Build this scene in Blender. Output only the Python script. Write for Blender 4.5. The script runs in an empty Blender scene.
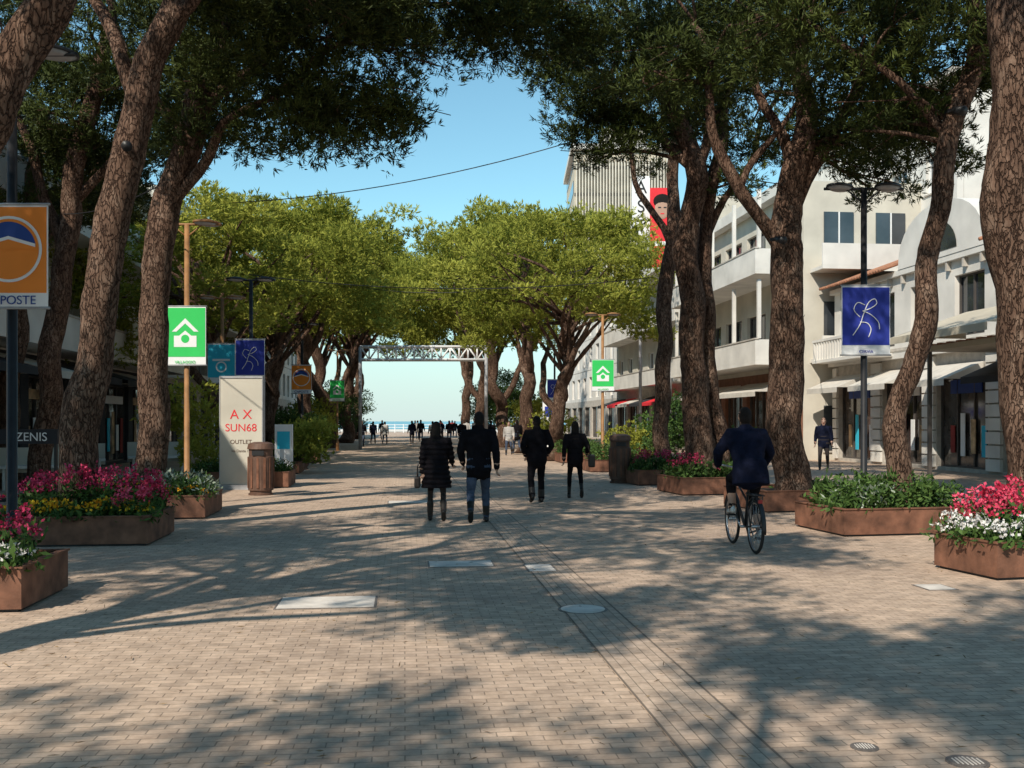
import bpy, bmesh, math, random, time
import numpy as np
from mathutils import Vector, Matrix, kdtree, noise as mnoise
random.seed(7); RNG=np.random.default_rng(11)
S=bpy.context.scene
COL=S.collection
# ------------------------------------------------------------ materials
def newmat(name):
    m=bpy.data.materials.new(name); m.use_nodes=True
    nt=m.node_tree; b=nt.nodes['Principled BSDF']; return m,nt,b
def N(nt,t,**kw):
    return nt.nodes.new(t)
def ramp(nt,fac,stops):
    r=nt.nodes.new('ShaderNodeValToRGB'); cr=r.color_ramp
    while len(cr.elements)<len(stops): cr.elements.new(0.5)
    for e,(p,c) in zip(cr.elements,stops): e.position=p; e.color=(*c,1)
    nt.links.new(fac,r.inputs[0]); return r.outputs[0]
def mat(name,c,rough=0.7,var=0.18,scale=3.0,bump=0.0,bscale=30,metal=0.0,spec=0.4):
    m,nt,b=newmat(name)
    tc=N(nt,'ShaderNodeTexCoord')
    n=N(nt,'ShaderNodeTexNoise'); n.inputs['Scale'].default_value=scale; n.inputs['Detail'].default_value=4
    nt.links.new(tc.outputs['Object'],n.inputs['Vector'])
    lo=tuple(max(0,x*(1-var)) for x in c); hi=tuple(min(1,x*(1+var)) for x in c)
    nt.links.new(ramp(nt,n.outputs['Fac'],[(0.3,lo),(0.7,hi)]),b.inputs['Base Color'])
    b.inputs['Roughness'].default_value=rough; b.inputs['Metallic'].default_value=metal
    b.inputs['Specular IOR Level'].default_value=spec
    if bump>0:
        n2=N(nt,'ShaderNodeTexNoise'); n2.inputs['Scale'].default_value=bscale; n2.inputs['Detail'].default_value=3
        nt.links.new(tc.outputs['Object'],n2.inputs['Vector'])
        bp=N(nt,'ShaderNodeBump'); bp.inputs['Strength'].default_value=bump; bp.inputs['Distance'].default_value=0.02
        nt.links.new(n2.outputs['Fac'],bp.inputs['Height']); nt.links.new(bp.outputs['Normal'],b.inputs['Normal'])
    return m
def leafmat(name,dark,light,trans=0.25):
    m,nt,b=newmat(name)
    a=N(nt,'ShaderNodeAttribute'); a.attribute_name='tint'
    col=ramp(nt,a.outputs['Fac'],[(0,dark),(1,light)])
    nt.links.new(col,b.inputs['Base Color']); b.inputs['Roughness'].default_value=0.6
    b.inputs['Specular IOR Level'].default_value=0.15
    if trans>0:
        d=N(nt,'ShaderNodeBsdfDiffuse'); nt.links.new(col,d.inputs['Color'])
        t=N(nt,'ShaderNodeBsdfTranslucent'); nt.links.new(col,t.inputs['Color'])
        mx=N(nt,'ShaderNodeMixShader'); mx.inputs[0].default_value=trans
        nt.links.new(d.outputs[0],mx.inputs[1]); nt.links.new(t.outputs[0],mx.inputs[2])
        nt.links.new(mx.outputs[0],nt.nodes['Material Output'].inputs[0])
    return m
def barkmat(name,c1,c2,c3):
    m,nt,b=newmat(name)
    tc=N(nt,'ShaderNodeTexCoord'); mp=N(nt,'ShaderNodeMapping'); mp.inputs['Scale'].default_value=(1,1,0.33)
    nt.links.new(tc.outputs['Object'],mp.inputs['Vector'])
    wn=N(nt,'ShaderNodeTexNoise'); wn.inputs['Scale'].default_value=11; wn.inputs['Detail'].default_value=4
    nt.links.new(mp.outputs[0],wn.inputs['Vector'])
    mixv=N(nt,'ShaderNodeMixRGB'); mixv.blend_type='ADD'; mixv.inputs[0].default_value=0.2
    nt.links.new(mp.outputs[0],mixv.inputs[1]); nt.links.new(wn.outputs['Color'],mixv.inputs[2])
    v=N(nt,'ShaderNodeTexVoronoi'); v.feature='DISTANCE_TO_EDGE'; v.inputs['Scale'].default_value=18
    nt.links.new(mixv.outputs[0],v.inputs['Vector'])
    n=N(nt,'ShaderNodeTexNoise'); n.inputs['Scale'].default_value=7; n.inputs['Detail'].default_value=8; n.inputs['Roughness'].default_value=.7
    nt.links.new(mp.outputs[0],n.inputs['Vector'])
    colA=ramp(nt,n.outputs['Fac'],[(0.32,c1),(0.52,c2),(0.72,c3)])
    crack=ramp(nt,v.outputs['Distance'],[(0.0,(0.34,0.29,0.27)),(0.12,(1,1,1))])
    mu=N(nt,'ShaderNodeMixRGB'); mu.blend_type='MULTIPLY'; mu.inputs[0].default_value=1
    nt.links.new(colA,mu.inputs[1]); nt.links.new(crack,mu.inputs[2]); nt.links.new(mu.outputs[0],b.inputs['Base Color'])
    b.inputs['Roughness'].default_value=0.95; b.inputs['Specular IOR Level'].default_value=0.15
    add=N(nt,'ShaderNodeMath'); add.operation='ADD'
    nt.links.new(n.outputs['Fac'],add.inputs[0]); nt.links.new(crack,add.inputs[1])
    bp=N(nt,'ShaderNodeBump'); bp.inputs['Strength'].default_value=1.0; bp.inputs['Distance'].default_value=0.04
    nt.links.new(add.outputs[0],bp.inputs['Height']); nt.links.new(bp.outputs['Normal'],b.inputs['Normal'])
    return m
M={}
M['bark']=barkmat('pine_bark',(0.075,0.043,0.030),(0.165,0.10,0.07),(0.31,0.215,0.16))
M['needle']=leafmat('pine_needles_shaded',(0.015,0.024,0.006),(0.088,0.112,0.024),0)  # darkened: shade of the near crowns' undersides is put into the colour
M['needle_sunny']=leafmat('pine_needles_sunny',(0.12,0.145,0.02),(0.50,0.50,0.10),0.3)  # brighter needle copy: sunlight on the far crowns is painted into the colour
M['leaf']=leafmat('shrub_leaves',(0.02,0.05,0.012),(0.10,0.17,0.04),0)
M['greyleaf']=leafmat('grey_leaves',(0.12,0.16,0.10),(0.42,0.47,0.38),0)
M['pink']=leafmat('pink_petals',(0.42,0.015,0.05),(0.85,0.13,0.22),0)
M['magenta']=leafmat('magenta_petals',(0.34,0.012,0.055),(0.78,0.09,0.20),0)
M['white_p']=leafmat('white_petals',(0.55,0.52,0.5),(0.85,0.83,0.8),0)
M['yellow_p']=leafmat('yellow_petals',(0.65,0.22,0.01),(0.8,0.55,0.03),0)
M['corten']=mat('corten_steel',(0.18,0.08,0.048),0.8,0.45,5,0.2,40)
M['soil']=mat('soil',(0.05,0.035,0.025),0.95,0.4,12,0.6,30)
M['bin']=mat('bin_brown',(0.12,0.065,0.045),0.6,0.3,6)
M['black']=mat('black_metal',(0.02,0.02,0.022),0.45,0.2,8)
M['ochrepost']=mat('ochre_post',(0.30,0.15,0.06),0.6,0.3,5)  # brownish-yellow post colour, varied by noise
M['grey']=mat('grey_metal',(0.35,0.35,0.36),0.5,0.15,8)
M['white']=mat('white_plaster',(0.68,0.65,0.60),0.85,0.14,0.9,0.1,40)
M['offwhite']=mat('cream_plaster',(0.56,0.52,0.44),0.85,0.16,0.7,0.1,40)
M['beige']=mat('beige_cladding',(0.52,0.46,0.36),0.8,0.12,0.7)
M['stone']=mat('banded_stone',(0.46,0.42,0.37),0.8,0.2,4,0.2,20)
M['brickred']=mat('brown_cladding',(0.22,0.10,0.06),0.8,0.25,3)
M['glass']=mat('window_glass',(0.035,0.042,0.05),0.06,0.6,0.7,spec=0.9)
M['shopglass']=mat('shop_glass',(0.06,0.05,0.045),0.08,0.9,1.3,spec=0.8)
M['frame']=mat('window_frame',(0.08,0.07,0.065),0.5)
M['wframe']=mat('white_frame',(0.75,0.75,0.74),0.5,0.05)
M['tile']=mat('roof_tiles',(0.36,0.17,0.10),0.85,0.35,6,0.6,12)
M['awning']=mat('awning_cloth',(0.58,0.54,0.48),0.9,0.10)
M['awningd']=mat('dark_awning',(0.03,0.03,0.035),0.8)
M['warm']=mat('shop_display',(0.55,0.36,0.20),0.7,0.7,2)
M['b_white']=mat('banner_white',(0.8,0.8,0.8),0.7,0.03)
M['b_orange']=mat('banner_orange',(0.85,0.25,0.03),0.7,0.06)
M['b_green']=mat('banner_green',(0.03,0.55,0.11),0.7,0.06)
M['b_blue']=mat('banner_blue',(0.022,0.04,0.32),0.7,0.12)
M['b_cyan']=mat('banner_cyan',(0.03,0.48,0.68),0.7,0.08)
M['b_red']=mat('banner_red',(0.70,0.025,0.035),0.7,0.08)
M['b_navy']=mat('banner_navy',(0.02,0.06,0.26),0.7,0.08)
M['skin']=mat('skin',(0.42,0.25,0.18),0.6,0.08)
M['hair']=mat('dark_hair',(0.012,0.009,0.008),0.7,0.4,40,0.5,120,spec=.15)
M['blackcloth']=mat('black_cloth',(0.008,0.007,0.009),0.95,0.35,10,0.5,18,spec=.1)
M['navycloth']=mat('navy_cloth',(0.007,0.009,0.022),0.95,0.35,10,0.5,18,spec=.1)
M['puffer']=mat('black_padded_cloth',(0.008,0.006,0.008),0.75,0.3,10,0.4,22,spec=.12)
M['jeans']=mat('blue_jeans',(0.060,0.078,0.12),0.9,0.3,9,0.4,30,spec=.1)
M['tights']=mat('brown_tights',(0.03,0.022,0.02),0.8,0.2)
M['shoe']=mat('dark_shoes',(0.02,0.017,0.015),0.5)
M['wshoe']=mat('white_shoes',(0.6,0.6,0.58),0.6)
M['redcloth']=mat('red_cloth',(0.28,0.04,0.035),0.85)
M['lightcloth']=mat('light_cloth',(0.42,0.40,0.38),0.85)
M['leather']=mat('dark_leather',(0.03,0.02,0.017),0.5)
M['rubber']=mat('tyre_rubber',(0.02,0.02,0.02),0.85)
M['chrome']=mat('chrome',(0.45,0.45,0.46),0.3,0.05,metal=1.0)
M['cover']=mat('light_stone_slab',(0.66,0.60,0.54),0.8,0.18,6,0.2,30)
M['iron']=mat('cast_iron',(0.17,0.145,0.13),0.6,0.3,20,0.5,60)
M['reflred']=mat('red_reflector',(0.35,0.02,0.02),0.3)
M['litter']=leafmat('dry_needles',(0.14,0.09,0.055),(0.30,0.21,0.12),0)
def paving(name,rot,c1,c2,mortar,bw=0.16,bh=0.08):
    m,nt,b=newmat(name)
    tc=N(nt,'ShaderNodeTexCoord'); mp=N(nt,'ShaderNodeMapping'); mp.inputs['Rotation'].default_value=(0,0,rot)
    nt.links.new(tc.outputs['Object'],mp.inputs['Vector'])
    br=N(nt,'ShaderNodeTexBrick'); br.inputs['Scale'].default_value=1.0
    br.inputs['Brick Width'].default_value=bw; br.inputs['Row Height'].default_value=bh
    br.inputs['Mortar Size'].default_value=0.0045; br.inputs['Mortar Smooth'].default_value=0.5
    br.inputs['Color1'].default_value=(*c1,1); br.inputs['Color2'].default_value=(*c2,1); br.inputs['Mortar'].default_value=(*mortar,1)
    nt.links.new(mp.outputs[0],br.inputs['Vector'])
    n=N(nt,'ShaderNodeTexNoise'); n.inputs['Scale'].default_value=0.45; n.inputs['Detail'].default_value=7; n.inputs['Roughness'].default_value=0.65
    nt.links.new(tc.outputs['Object'],n.inputs['Vector'])
    n3=N(nt,'ShaderNodeTexNoise'); n3.inputs['Scale'].default_value=6; n3.inputs['Detail'].default_value=7; n3.inputs['Roughness'].default_value=.75
    nt.links.new(tc.outputs['Object'],n3.inputs['Vector'])
    st=ramp(nt,n.outputs['Fac'],[(0.3,(0.76,0.75,0.76)),(0.7,(1.10,1.09,1.06))])
    st2=ramp(nt,n3.outputs['Fac'],[(0.3,(0.66,0.64,0.62)),(0.7,(1.18,1.18,1.18))])
    m1=N(nt,'ShaderNodeMixRGB'); m1.blend_type='MULTIPLY'; m1.inputs[0].default_value=1
    m2=N(nt,'ShaderNodeMixRGB'); m2.blend_type='MULTIPLY'; m2.inputs[0].default_value=1
    nt.links.new(br.outputs['Color'],m1.inputs[1]); nt.links.new(st,m1.inputs[2])
    nt.links.new(m1.outputs[0],m2.inputs[1]); nt.links.new(st2,m2.inputs[2])
    nt.links.new(m2.outputs[0],b.inputs['Base Color'])
    b.inputs['Roughness'].default_value=0.85; b.inputs['Specular IOR Level'].default_value=0.2
    bp=N(nt,'ShaderNodeBump'); bp.inputs['Strength'].default_value=0.6; bp.inputs['Distance'].default_value=0.005
    inv=N(nt,'ShaderNodeMath'); inv.operation='SUBTRACT'; inv.inputs[0].default_value=1
    nt.links.new(br.outputs['Fac'],inv.inputs[1]); nt.links.new(inv.outputs[0],bp.inputs['Height'])
    nt.links.new(bp.outputs['Normal'],b.inputs['Normal'])
    return m
ANG=math.atan(0.107)
M['paving']=paving('brick_paving',-ANG,(0.66,0.50,0.385),(0.51,0.39,0.305),(0.32,0.25,0.195))
M['strip']=paving('strip_paving',-ANG+math.pi/2,(0.61,0.47,0.37),(0.50,0.39,0.31),(0.29,0.23,0.18))
M['joint']=mat('dark_joint',(0.18,0.14,0.11),0.9)
M['sand']=mat('sand',(0.62,0.56,0.48),0.95,0.15,1)
M['sea']=mat('sea_water',(0.08,0.30,0.38),0.3,0.3,0.05)
MI=list(M.keys())
# ------------------------------------------------------------ mesh builder
class MB:
    def __init__(s): s.v=[]; s.f=[]; s.m=[]; s.sm=[]
    def add(s,vs,fs,m,smooth=False):
        o=len(s.v); s.v+= [tuple(p) for p in vs]
        for f in fs: s.f.append(tuple(o+i for i in f)); s.m.append(m); s.sm.append(smooth)
    def box(s,c,size,m,rz=0.0,tilt=None):
        x,y,z=[d/2 for d in size]; R=Matrix.Rotation(rz,3,'Z')
        if tilt is not None: R=R@tilt
        vs=[Vector(c)+R@Vector((a*x,b*y,d*z)) for a in(-1,1) for b in(-1,1) for d in(-1,1)]
        s.add(vs,[(0,1,3,2),(4,6,7,5),(0,4,5,1),(2,3,7,6),(0,2,6,4),(1,5,7,3)],m)
    def fbox(s,F,u0,u1,v0,v1,z0,z1,m):
        P,a,b=F
        vs=[P+a*u+b*v+Vector((0,0,z)) for u in(u0,u1) for v in(v0,v1) for z in(z0,z1)]
        s.add(vs,[(0,1,3,2),(4,6,7,5),(0,4,5,1),(2,3,7,6),(0,2,6,4),(1,5,7,3)],m)
    def tube(s,path,r,m,seg=10,side=None,ry=None,cap=True,smooth=True,round_=False):
        path=[Vector(p) for p in path]; n=len(path)
        if not hasattr(r,'__len__'): r=[r]*n
        ry=ry or r; r=list(r); ry=list(ry)
        if round_:
            d0=(path[0]-path[1]).normalized(); d1=(path[-1]-path[-2]).normalized()
            a=min(r[0],ry[0]); b=min(r[-1],ry[-1])
            path=[path[0]+d0*a*.95,path[0]+d0*a*.6]+path+[path[-1]+d1*b*.6,path[-1]+d1*b*.95]
            r=[r[0]*.3,r[0]*.8]+r+[r[-1]*.8,r[-1]*.3]; ry=[ry[0]*.3,ry[0]*.8]+ry+[ry[-1]*.8,ry[-1]*.3]; n=len(path)
        vs=[]
        px=Vector(side) if side else None
        for i,p in enumerate(path):
            t=(path[min(i+1,n-1)]-path[max(i-1,0)]).normalized()
            if px is None: px=t.orthogonal()
            x=(px-t*px.dot(t)); 
            if x.length<1e-5: x=t.orthogonal()
            x.normalize(); px=x if not side else px
            y=t.cross(x)
            for k in range(seg):
                th=2*math.pi*k/seg; vs.append(p+x*math.cos(th)*r[i]+y*math.sin(th)*ry[i])
        fs=[]
        for i in range(n-1):
            for k in range(seg):
                a=i*seg+k; b=i*seg+(k+1)%seg; fs.append((a,b,b+seg,a+seg))
        if cap: fs.append(tuple(range(seg-1,-1,-1))); fs.append(tuple((n-1)*seg+k for k in range(seg)))
        s.add(vs,fs,m,smooth)
    def ell(s,c,r,m,R=None,seg=14,rings=9):
        c=Vector(c); vs=[];fs=[]
        for i in range(rings+1):
            ph=math.pi*i/rings
            for k in range(seg):
                th=2*math.pi*k/seg
                p=Vector((r[0]*math.sin(ph)*math.cos(th),r[1]*math.sin(ph)*math.sin(th),r[2]*math.cos(ph)))
                if i in(0,rings): p+=Vector((r[0]*.02*math.cos(th),r[1]*.02*math.sin(th),0))
                vs.append(c+(R@p if R else p))
        for i in range(rings):
            for k in range(seg):
                a=i*seg+k;b=i*seg+(k+1)%seg; fs.append((a,a+seg,b+seg,b))
        fs.append(tuple(range(seg))); fs.append(tuple(rings*seg+k for k in range(seg-1,-1,-1)))
        s.add(vs,fs,m,True)
    def mesh(s,name,recalc=True):
        me=bpy.data.meshes.new(name); me.from_pydata([tuple(v) for v in s.v],[],s.f)
        used=sorted(set(s.m),key=MI.index)
        for u in used: me.materials.append(M[u])
        ix={u:i for i,u in enumerate(used)}
        me.polygons.foreach_set('material_index',[ix[m] for m in s.m])
        me.polygons.foreach_set('use_smooth',s.sm)
        if recalc:
            bm=bmesh.new(); bm.from_mesh(me); bmesh.ops.recalc_face_normals(bm,faces=bm.faces); bm.to_mesh(me); bm.free()
        me.update(); return me
    def build(s,name,parent=None,loc=(0,0,0),rz=0,bevel=0):
        me=s.mesh(name)
        if bevel:
            bm=bmesh.new(); bm.from_mesh(me); bmesh.ops.bevel(bm,geom=[e for e in bm.edges],offset=bevel,segments=2,affect='EDGES',profile=.5); bm.to_mesh(me); bm.free()
        o=bpy.data.objects.new(name,me); COL.objects.link(o); o.location=loc; o.rotation_euler=(0,0,rz)
        if parent: o.parent=parent
        return o
def link(name,me,loc=(0,0,0),rz=0,parent=None,sc=1):
    o=bpy.data.objects.new(name,me); COL.objects.link(o); o.location=loc; o.rotation_euler=(0,0,rz); o.scale=(sc,)*3 if not hasattr(sc,'__len__') else sc
    if parent: o.parent=parent
    return o
def empty(name,loc=(0,0,0),rz=0):
    o=bpy.data.objects.new(name,None); COL.objects.link(o); o.location=loc; o.rotation_euler=(0,0,rz); o.empty_display_size=.3; return o
A=Vector((-0.107,1,0)).normalized(); B=Vector((A.y,-A.x,0))
# ------------------------------------------------------------ people (built first)
def finalize(mb,name,extra=None,voxel=.016,noise_amp=.006):
    raw=mb.mesh('raw'); o=bpy.data.objects.new('raw',raw); COL.objects.link(o)
    r=o.modifiers.new('r','REMESH'); r.mode='VOXEL'; r.voxel_size=voxel
    s=o.modifiers.new('s','SMOOTH'); s.factor=.5; s.iterations=4
    dg=bpy.context.evaluated_depsgraph_get(); dg.update()
    me=bpy.data.meshes.new_from_object(o.evaluated_get(dg)); bpy.data.objects.remove(o)
    kd=kdtree.KDTree(len(mb.v)); lab=[None]*len(mb.v)
    for f,m in zip(mb.f,mb.m):
        for i in f: lab[i]=m
    for i,v in enumerate(mb.v): kd.insert(v,i)
    kd.balance()
    used=sorted(set(mb.m),key=MI.index); me.materials.clear()
    for u in used: me.materials.append(M[u])
    ix={u:i for i,u in enumerate(used)}
    for p in me.polygons:
        p.material_index=ix[lab[kd.find(p.center)[1]]]; p.use_smooth=True
    cloth={'blackcloth','navycloth','puffer','jeans'}
    if noise_amp:
        for v in me.vertices:
            l=lab[kd.find(v.co)[1]]
            if l in cloth:
                v.co+=v.normal*(mnoise.noise(v.co*9)*noise_amp+mnoise.noise(Vector((v.co.x*6,v.co.y*6,v.co.z*22)))*noise_amp*.8)
    if extra:
        em=extra.mesh('x'); bm=bmesh.new(); bm.from_mesh(me)
        mats=list(me.materials); off={}
        for i,m in enumerate(em.materials):
            if m not in mats: mats.append(m); me.materials.append(m)
            off[i]=mats.index(m)
        n0=len(bm.faces); bm.from_mesh(em); bm.faces.ensure_lookup_table()
        for f in bm.faces[n0:]: f.material_index=off[f.material_index]
        bm.to_mesh(me); bm.free()
    return me
def lerp3(a,b,t): return tuple(a[i]+(b[i]-a[i])*t for i in range(3))
def human(J,st):
    mb=MB(); ex=MB()
    top,bot=st['top'],st['bot']; k=st.get('bulk',1.0)
    pe=Vector(J['pelvis']); ch=Vector(J['chest']); nk=Vector(J['neck']); hd=Vector(J['head'])
    sp=[pe+Vector((0,0,-.10)),pe,pe.lerp(ch,.35),pe.lerp(ch,.75),ch,ch.lerp(nk,.55),ch.lerp(nk,.85)]
    mb.tube([pe+Vector((0,0,-.09)),pe,pe.lerp(ch,.3)],[.15,.17,.15],bot,side=(1,0,0),ry=[.10,.12,.10],seg=20,round_=True)
    h0=(0 if st.get('hem',0) else 1)
    mb.tube(sp[h0:],[x*k for x in [.185,.18,.165,.19,.205,.17,.09]][h0:],top,side=(1,0,0),ry=[x*k for x in [.14,.135,.125,.13,.13,.11,.075]][h0:],seg=24,round_=True)
    if st.get('coat'):
        zc=st['coat']; mb.tube([(pe.x,pe.y,pe.z+.15),(pe.x,pe.y,pe.z-.05),(pe.x,pe.y+.01,pe.z-.2),(pe.x,pe.y,zc)],[.18*k,.205*k,.225*k,.235*k],top,side=(1,0,0),ry=[.13*k,.16*k,.175*k,.18*k],seg=26)
    mb.tube([nk-Vector((0,0,.03)),nk.lerp(hd,.6)],[.055,.05],'skin',round_=True)
    if st.get('collar'): mb.tube([nk-Vector((0,0,.03)),nk+Vector((0,0,.045))],[.085,.075],top,round_=False,seg=16)
    yaw=Matrix.Rotation(st.get('yaw',0),3,'Z')
    H=lambda x,y,z: hd+yaw@Vector((x,y,z))
    mb.ell(hd,(.074,.092,.115),'skin',yaw); mb.ell(H(0,.02,-.06),(.055,.065,.06),'skin',yaw)
    mb.ell(H(0,.098,-.015),(.014,.02,.024),'skin',yaw)
    for s in(-1,1): mb.ell(H(s*.082,-.002,-.012),(.013,.02,.032),'skin',yaw); ex.ell(H(s*.03,.086,.012),(.013,.008,.007),'b_white',yaw,8,6); ex.ell(H(s*.03,.093,.012),(.006,.004,.006),'hair',yaw,8,6)
    ex.ell(H(0,.092,-.058),(.024,.008,.007),'redcloth',yaw,8,6)
    mb.ell(H(0,-.018,.028),(.086,.096,.107),'hair',yaw)
    mb.ell(H(0,-.04,-.01),(.080,.074,.092),'hair',yaw)
    if st['hair']=='long':
        mb.tube([H(0,-.05,.0),H(0,-.07,-.1),H(0,-.075,-.2),H(0,-.08,-.27)],[.085,.09,.095,.06],'hair',side=(1,0,0),ry=[.06,.055,.045,.025],seg=14,round_=True)
    for s,L in((-1,'L'),(1,'R')):
        h,kn,an=J['hip'+L],J['knee'+L],J['ank'+L]; b=st.get('leg',1.0)
        mb.tube([h,lerp3(h,kn,.5),kn,lerp3(kn,an,.3),lerp3(kn,an,.97)],[.095*b,.084*b,.065*b,.064*b,.05*b*st.get('flare',1)],bot,seg=16,round_=True)
        mb.tube([lerp3(kn,an,.9),an],[.04,.042],st.get('sock','shoe'),round_=True)
        pit=J.get('pit'+L,0); a=Vector(an); f=Vector((0,math.cos(pit),-math.sin(pit))); u=Vector((0,math.sin(pit),math.cos(pit)))
        hl=a-u*.045-f*.05; mb.tube([hl,hl+f*.09,hl+f*.17-u*.01,hl+f*.215-u*.018],[.04,.046,.048,.036],st['shoe'],side=(1,0,0),ry=[.042,.042,.03,.022],seg=14,round_=True)
        if st.get('boot'): mb.tube([lerp3(kn,an,.45),an],[.062,.05],'shoe',seg=14,round_=True)
    for s,L in((-1,'L'),(1,'R')):
        sh,el,wr=J['sh'+L],J['el'+L],J['wr'+L]; b=st.get('arm',1.0)
        mb.tube([lerp3(tuple(ch.lerp(nk,.45)),sh,.55),sh,lerp3(sh,el,.5),el,lerp3(el,wr,.5),wr],[.08*b,.078*b,.066*b,.055*b,.050*b,.042*b],top,seg=16,round_=True)
        w=Vector(wr); d=(w-Vector(el)).normalized(); hx=Vector(J.get('hd'+L,d)).normalized()
        pal=w+d*.02+hx*.06; sd=Vector((-s*0.15,1,0)); sd=(sd-hx*sd.dot(hx)).normalized(); nn=hx.cross(sd)*s
        mb.tube([w,w+d*.02+hx*.03,pal+hx*.02],[.026,.038,.040],'skin',side=tuple(sd),ry=[.02,.018,.015],seg=12,round_=True)
        for i,(off,ln) in enumerate(((.030,.068),(.010,.078),(-.010,.072),(-.029,.056))):
            p0=pal+sd*off; cu=J.get('curl',.5)
            d1=(hx*math.cos(cu*.5)+nn*math.sin(cu*.5)); d2=(hx*math.cos(cu*1.6)+nn*math.sin(cu*1.6)); d3=(hx*math.cos(cu*2.6)+nn*math.sin(cu*2.6))
            pts=[p0,p0+d1*ln*.45]; pts.append(pts[-1]+d2*ln*.35); pts.append(pts[-1]+d3*ln*.28)
            ex.tube(pts,[.0095,.009,.008,.006],'skin',seg=8,round_=True)
        t0=w+d*.03+sd*.03; ex.tube([t0,t0+(sd*.6+hx*.8+nn*.3)*.035,t0+(sd*.5+hx*1.0+nn*.5)*.065],[.012,.011,.008],'skin',seg=8,round_=True)
    return mb,ex
def base_pose(stride=.3,lead='R',armsw=.18,sw=.2,armout=.06,wide=.0):
    J=dict(pelvis=(0,0,.95),chest=(0,.01,1.30),neck=(0,.01,1.49),head=(0,.03,1.625))
    o='L' if lead=='R' else 'R'; sg={'R':1,'L':-1}
    J['hip'+lead]=(sg[lead]*.09,0,.90); J['knee'+lead]=(sg[lead]*(.10+wide*.5),stride*.62,.50); J['ank'+lead]=(sg[lead]*(.09+wide),stride*.72,.088)
    J['hip'+o]=(sg[o]*.09,0,.90); J['knee'+o]=(sg[o]*(.10+wide*.6),stride*.05,.49); J['ank'+o]=(sg[o]*(.10+wide),-stride*.85,.088+stride*.34); J['pit'+o]=stride*2.1
    for L,f in((lead,-1),(o,1)):
        J['sh'+L]=(sg[L]*sw,0,1.41); J['el'+L]=(sg[L]*(sw+armout),f*armsw*.4-.03,1.13); J['wr'+L]=(sg[L]*(sw+armout+.01),f*armsw+.06,.89)
    return J
def put(me,name,x,y,h,rz,z=0,parent=None): return link(name,me,(x,y,z),rz,sc=h/1.745)
WD=math.atan2(.107,1)
J=base_pose(.36,'L',.10,.19,.05,.03); J['elR']=(.25,.05,1.15); J['wrR']=(.27,.22,1.02)
mb,ex=human(J,dict(top='puffer',bot='tights',hair='long',shoe='shoe',coat=.60,bulk=1.12,boot=True,collar=True,arm=1.12,leg=.78,yaw=-.25))
me=finalize(mb,'w',ex,noise_amp=.008)
for v in me.vertices:
    if v.co.z<1.4 and v.co.z>.58 and math.hypot(v.co.x,v.co.y)>.1: v.co+=v.normal*(.010*math.sin(v.co.z*2*math.pi/.085))
wo=put(me,'pedestrian_woman',-1.23,16.3,1.63,WD-.06)
hb=MB(); hb.box((-.33,-.02,.70),(.10,.30,.20),'leather'); hb.build('handbag',wo,bevel=.03)
hb=MB(); hb.tube([(-.33,-.12,.79),(-.33,-.08,.95),(-.32,0,1.0),(-.33,.06,.95),(-.33,.10,.79)],.01,'leather',seg=6); hb.build('handbag_strap',wo)
J=base_pose(.40,'R',.16,.20,.06,.05); J['elL']=(-.29,.0,1.14); J['wrL']=(-.24,.14,.95)
mb,ex=human(J,dict(top='blackcloth',bot='jeans',hair='short',shoe='shoe',bulk=1.12,collar=True,arm=1.15,hem=1,leg=1.02,yaw=.2))
put(finalize(mb,'m',ex),'pedestrian_man',-.53,16.0,1.79,WD)
J=base_pose(.22,'R',.05,.19,.08,.04)
for L,s in(('L',-1),('R',1)): J['el'+L]=(s*.30,-.05,1.15); J['wr'+L]=(s*.22,.09,.97)
mb,ex=human(J,dict(top='blackcloth',bot='blackcloth',hair='short',shoe='shoe',bulk=1.15,collar=True,arm=1.15,hem=1,leg=1.05,flare=1.3))
put(finalize(mb,'m2',ex),'pedestrian_man',.5,20.1,1.74,WD+.1)
J=base_pose(.40,'L',.14,.18,.06,.04); J['elR']=(.29,-.04,1.16); J['wrR']=(.27,.16,1.02)
mb,ex=human(J,dict(top='puffer',bot='blackcloth',hair='long',shoe='shoe',bulk=1.02,collar=True,arm=1.05,hem=1,leg=.82))
w2=put(finalize(mb,'w2',ex),'pedestrian_woman',1.33,21.1,1.64,WD-.15)
hb=MB(); hb.box((.37,.0,.86),(.15,.36,.28),'leather'); hb.build('shoulder_bag',w2,bevel=.03)
hb=MB(); hb.tube([(.34,-.12,1.0),(.26,-.06,1.3),(.14,0,1.46),(.24,.06,1.3),(.34,.12,1.0)],.011,'leather',seg=6); hb.build('bag_strap',w2)
variants=[]
for (t,b_,h_,ld) in(('lightcloth','jeans','short','R'),('redcloth','blackcloth','long','L'),('blackcloth','jeans','short','L'),('navycloth','tights','long','R')):
    mb,ex=human(base_pose(.30,ld,.14,wide=.03),dict(top=t,bot=b_,hair=h_,shoe='shoe',bulk=1.08,collar=True,arm=1.1,hem=1)); variants.append(finalize(mb,'bg',ex,voxel=.024,noise_amp=0))
put(variants[3],'pedestrian_woman',10.5,33.7,1.75,math.pi*.9); put(variants[2],'pedestrian_man',15.3,31.6,1.75,math.pi*.6)
bg=[(-.15,48,0),(.25,50,2),(-1.3,62,2),(-2.4,67,3),(-3.4,75,0),(-4.9,78,2),(-6.0,85,3),(-7.3,80,2),(-8.3,88,0),(-5.6,98,2),(-7.9,104,3),(-3.9,104,0),(-9.6,64,2),(-10.0,72,3),(-6.7,112,1),(-2.9,58,2),(-5.4,68,0),(-6.6,92,1),(-9.2,95,2),(-4.4,88,3),(-8.9,70,0),(-10.9,84,2),(-7.0,70,3)]
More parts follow.
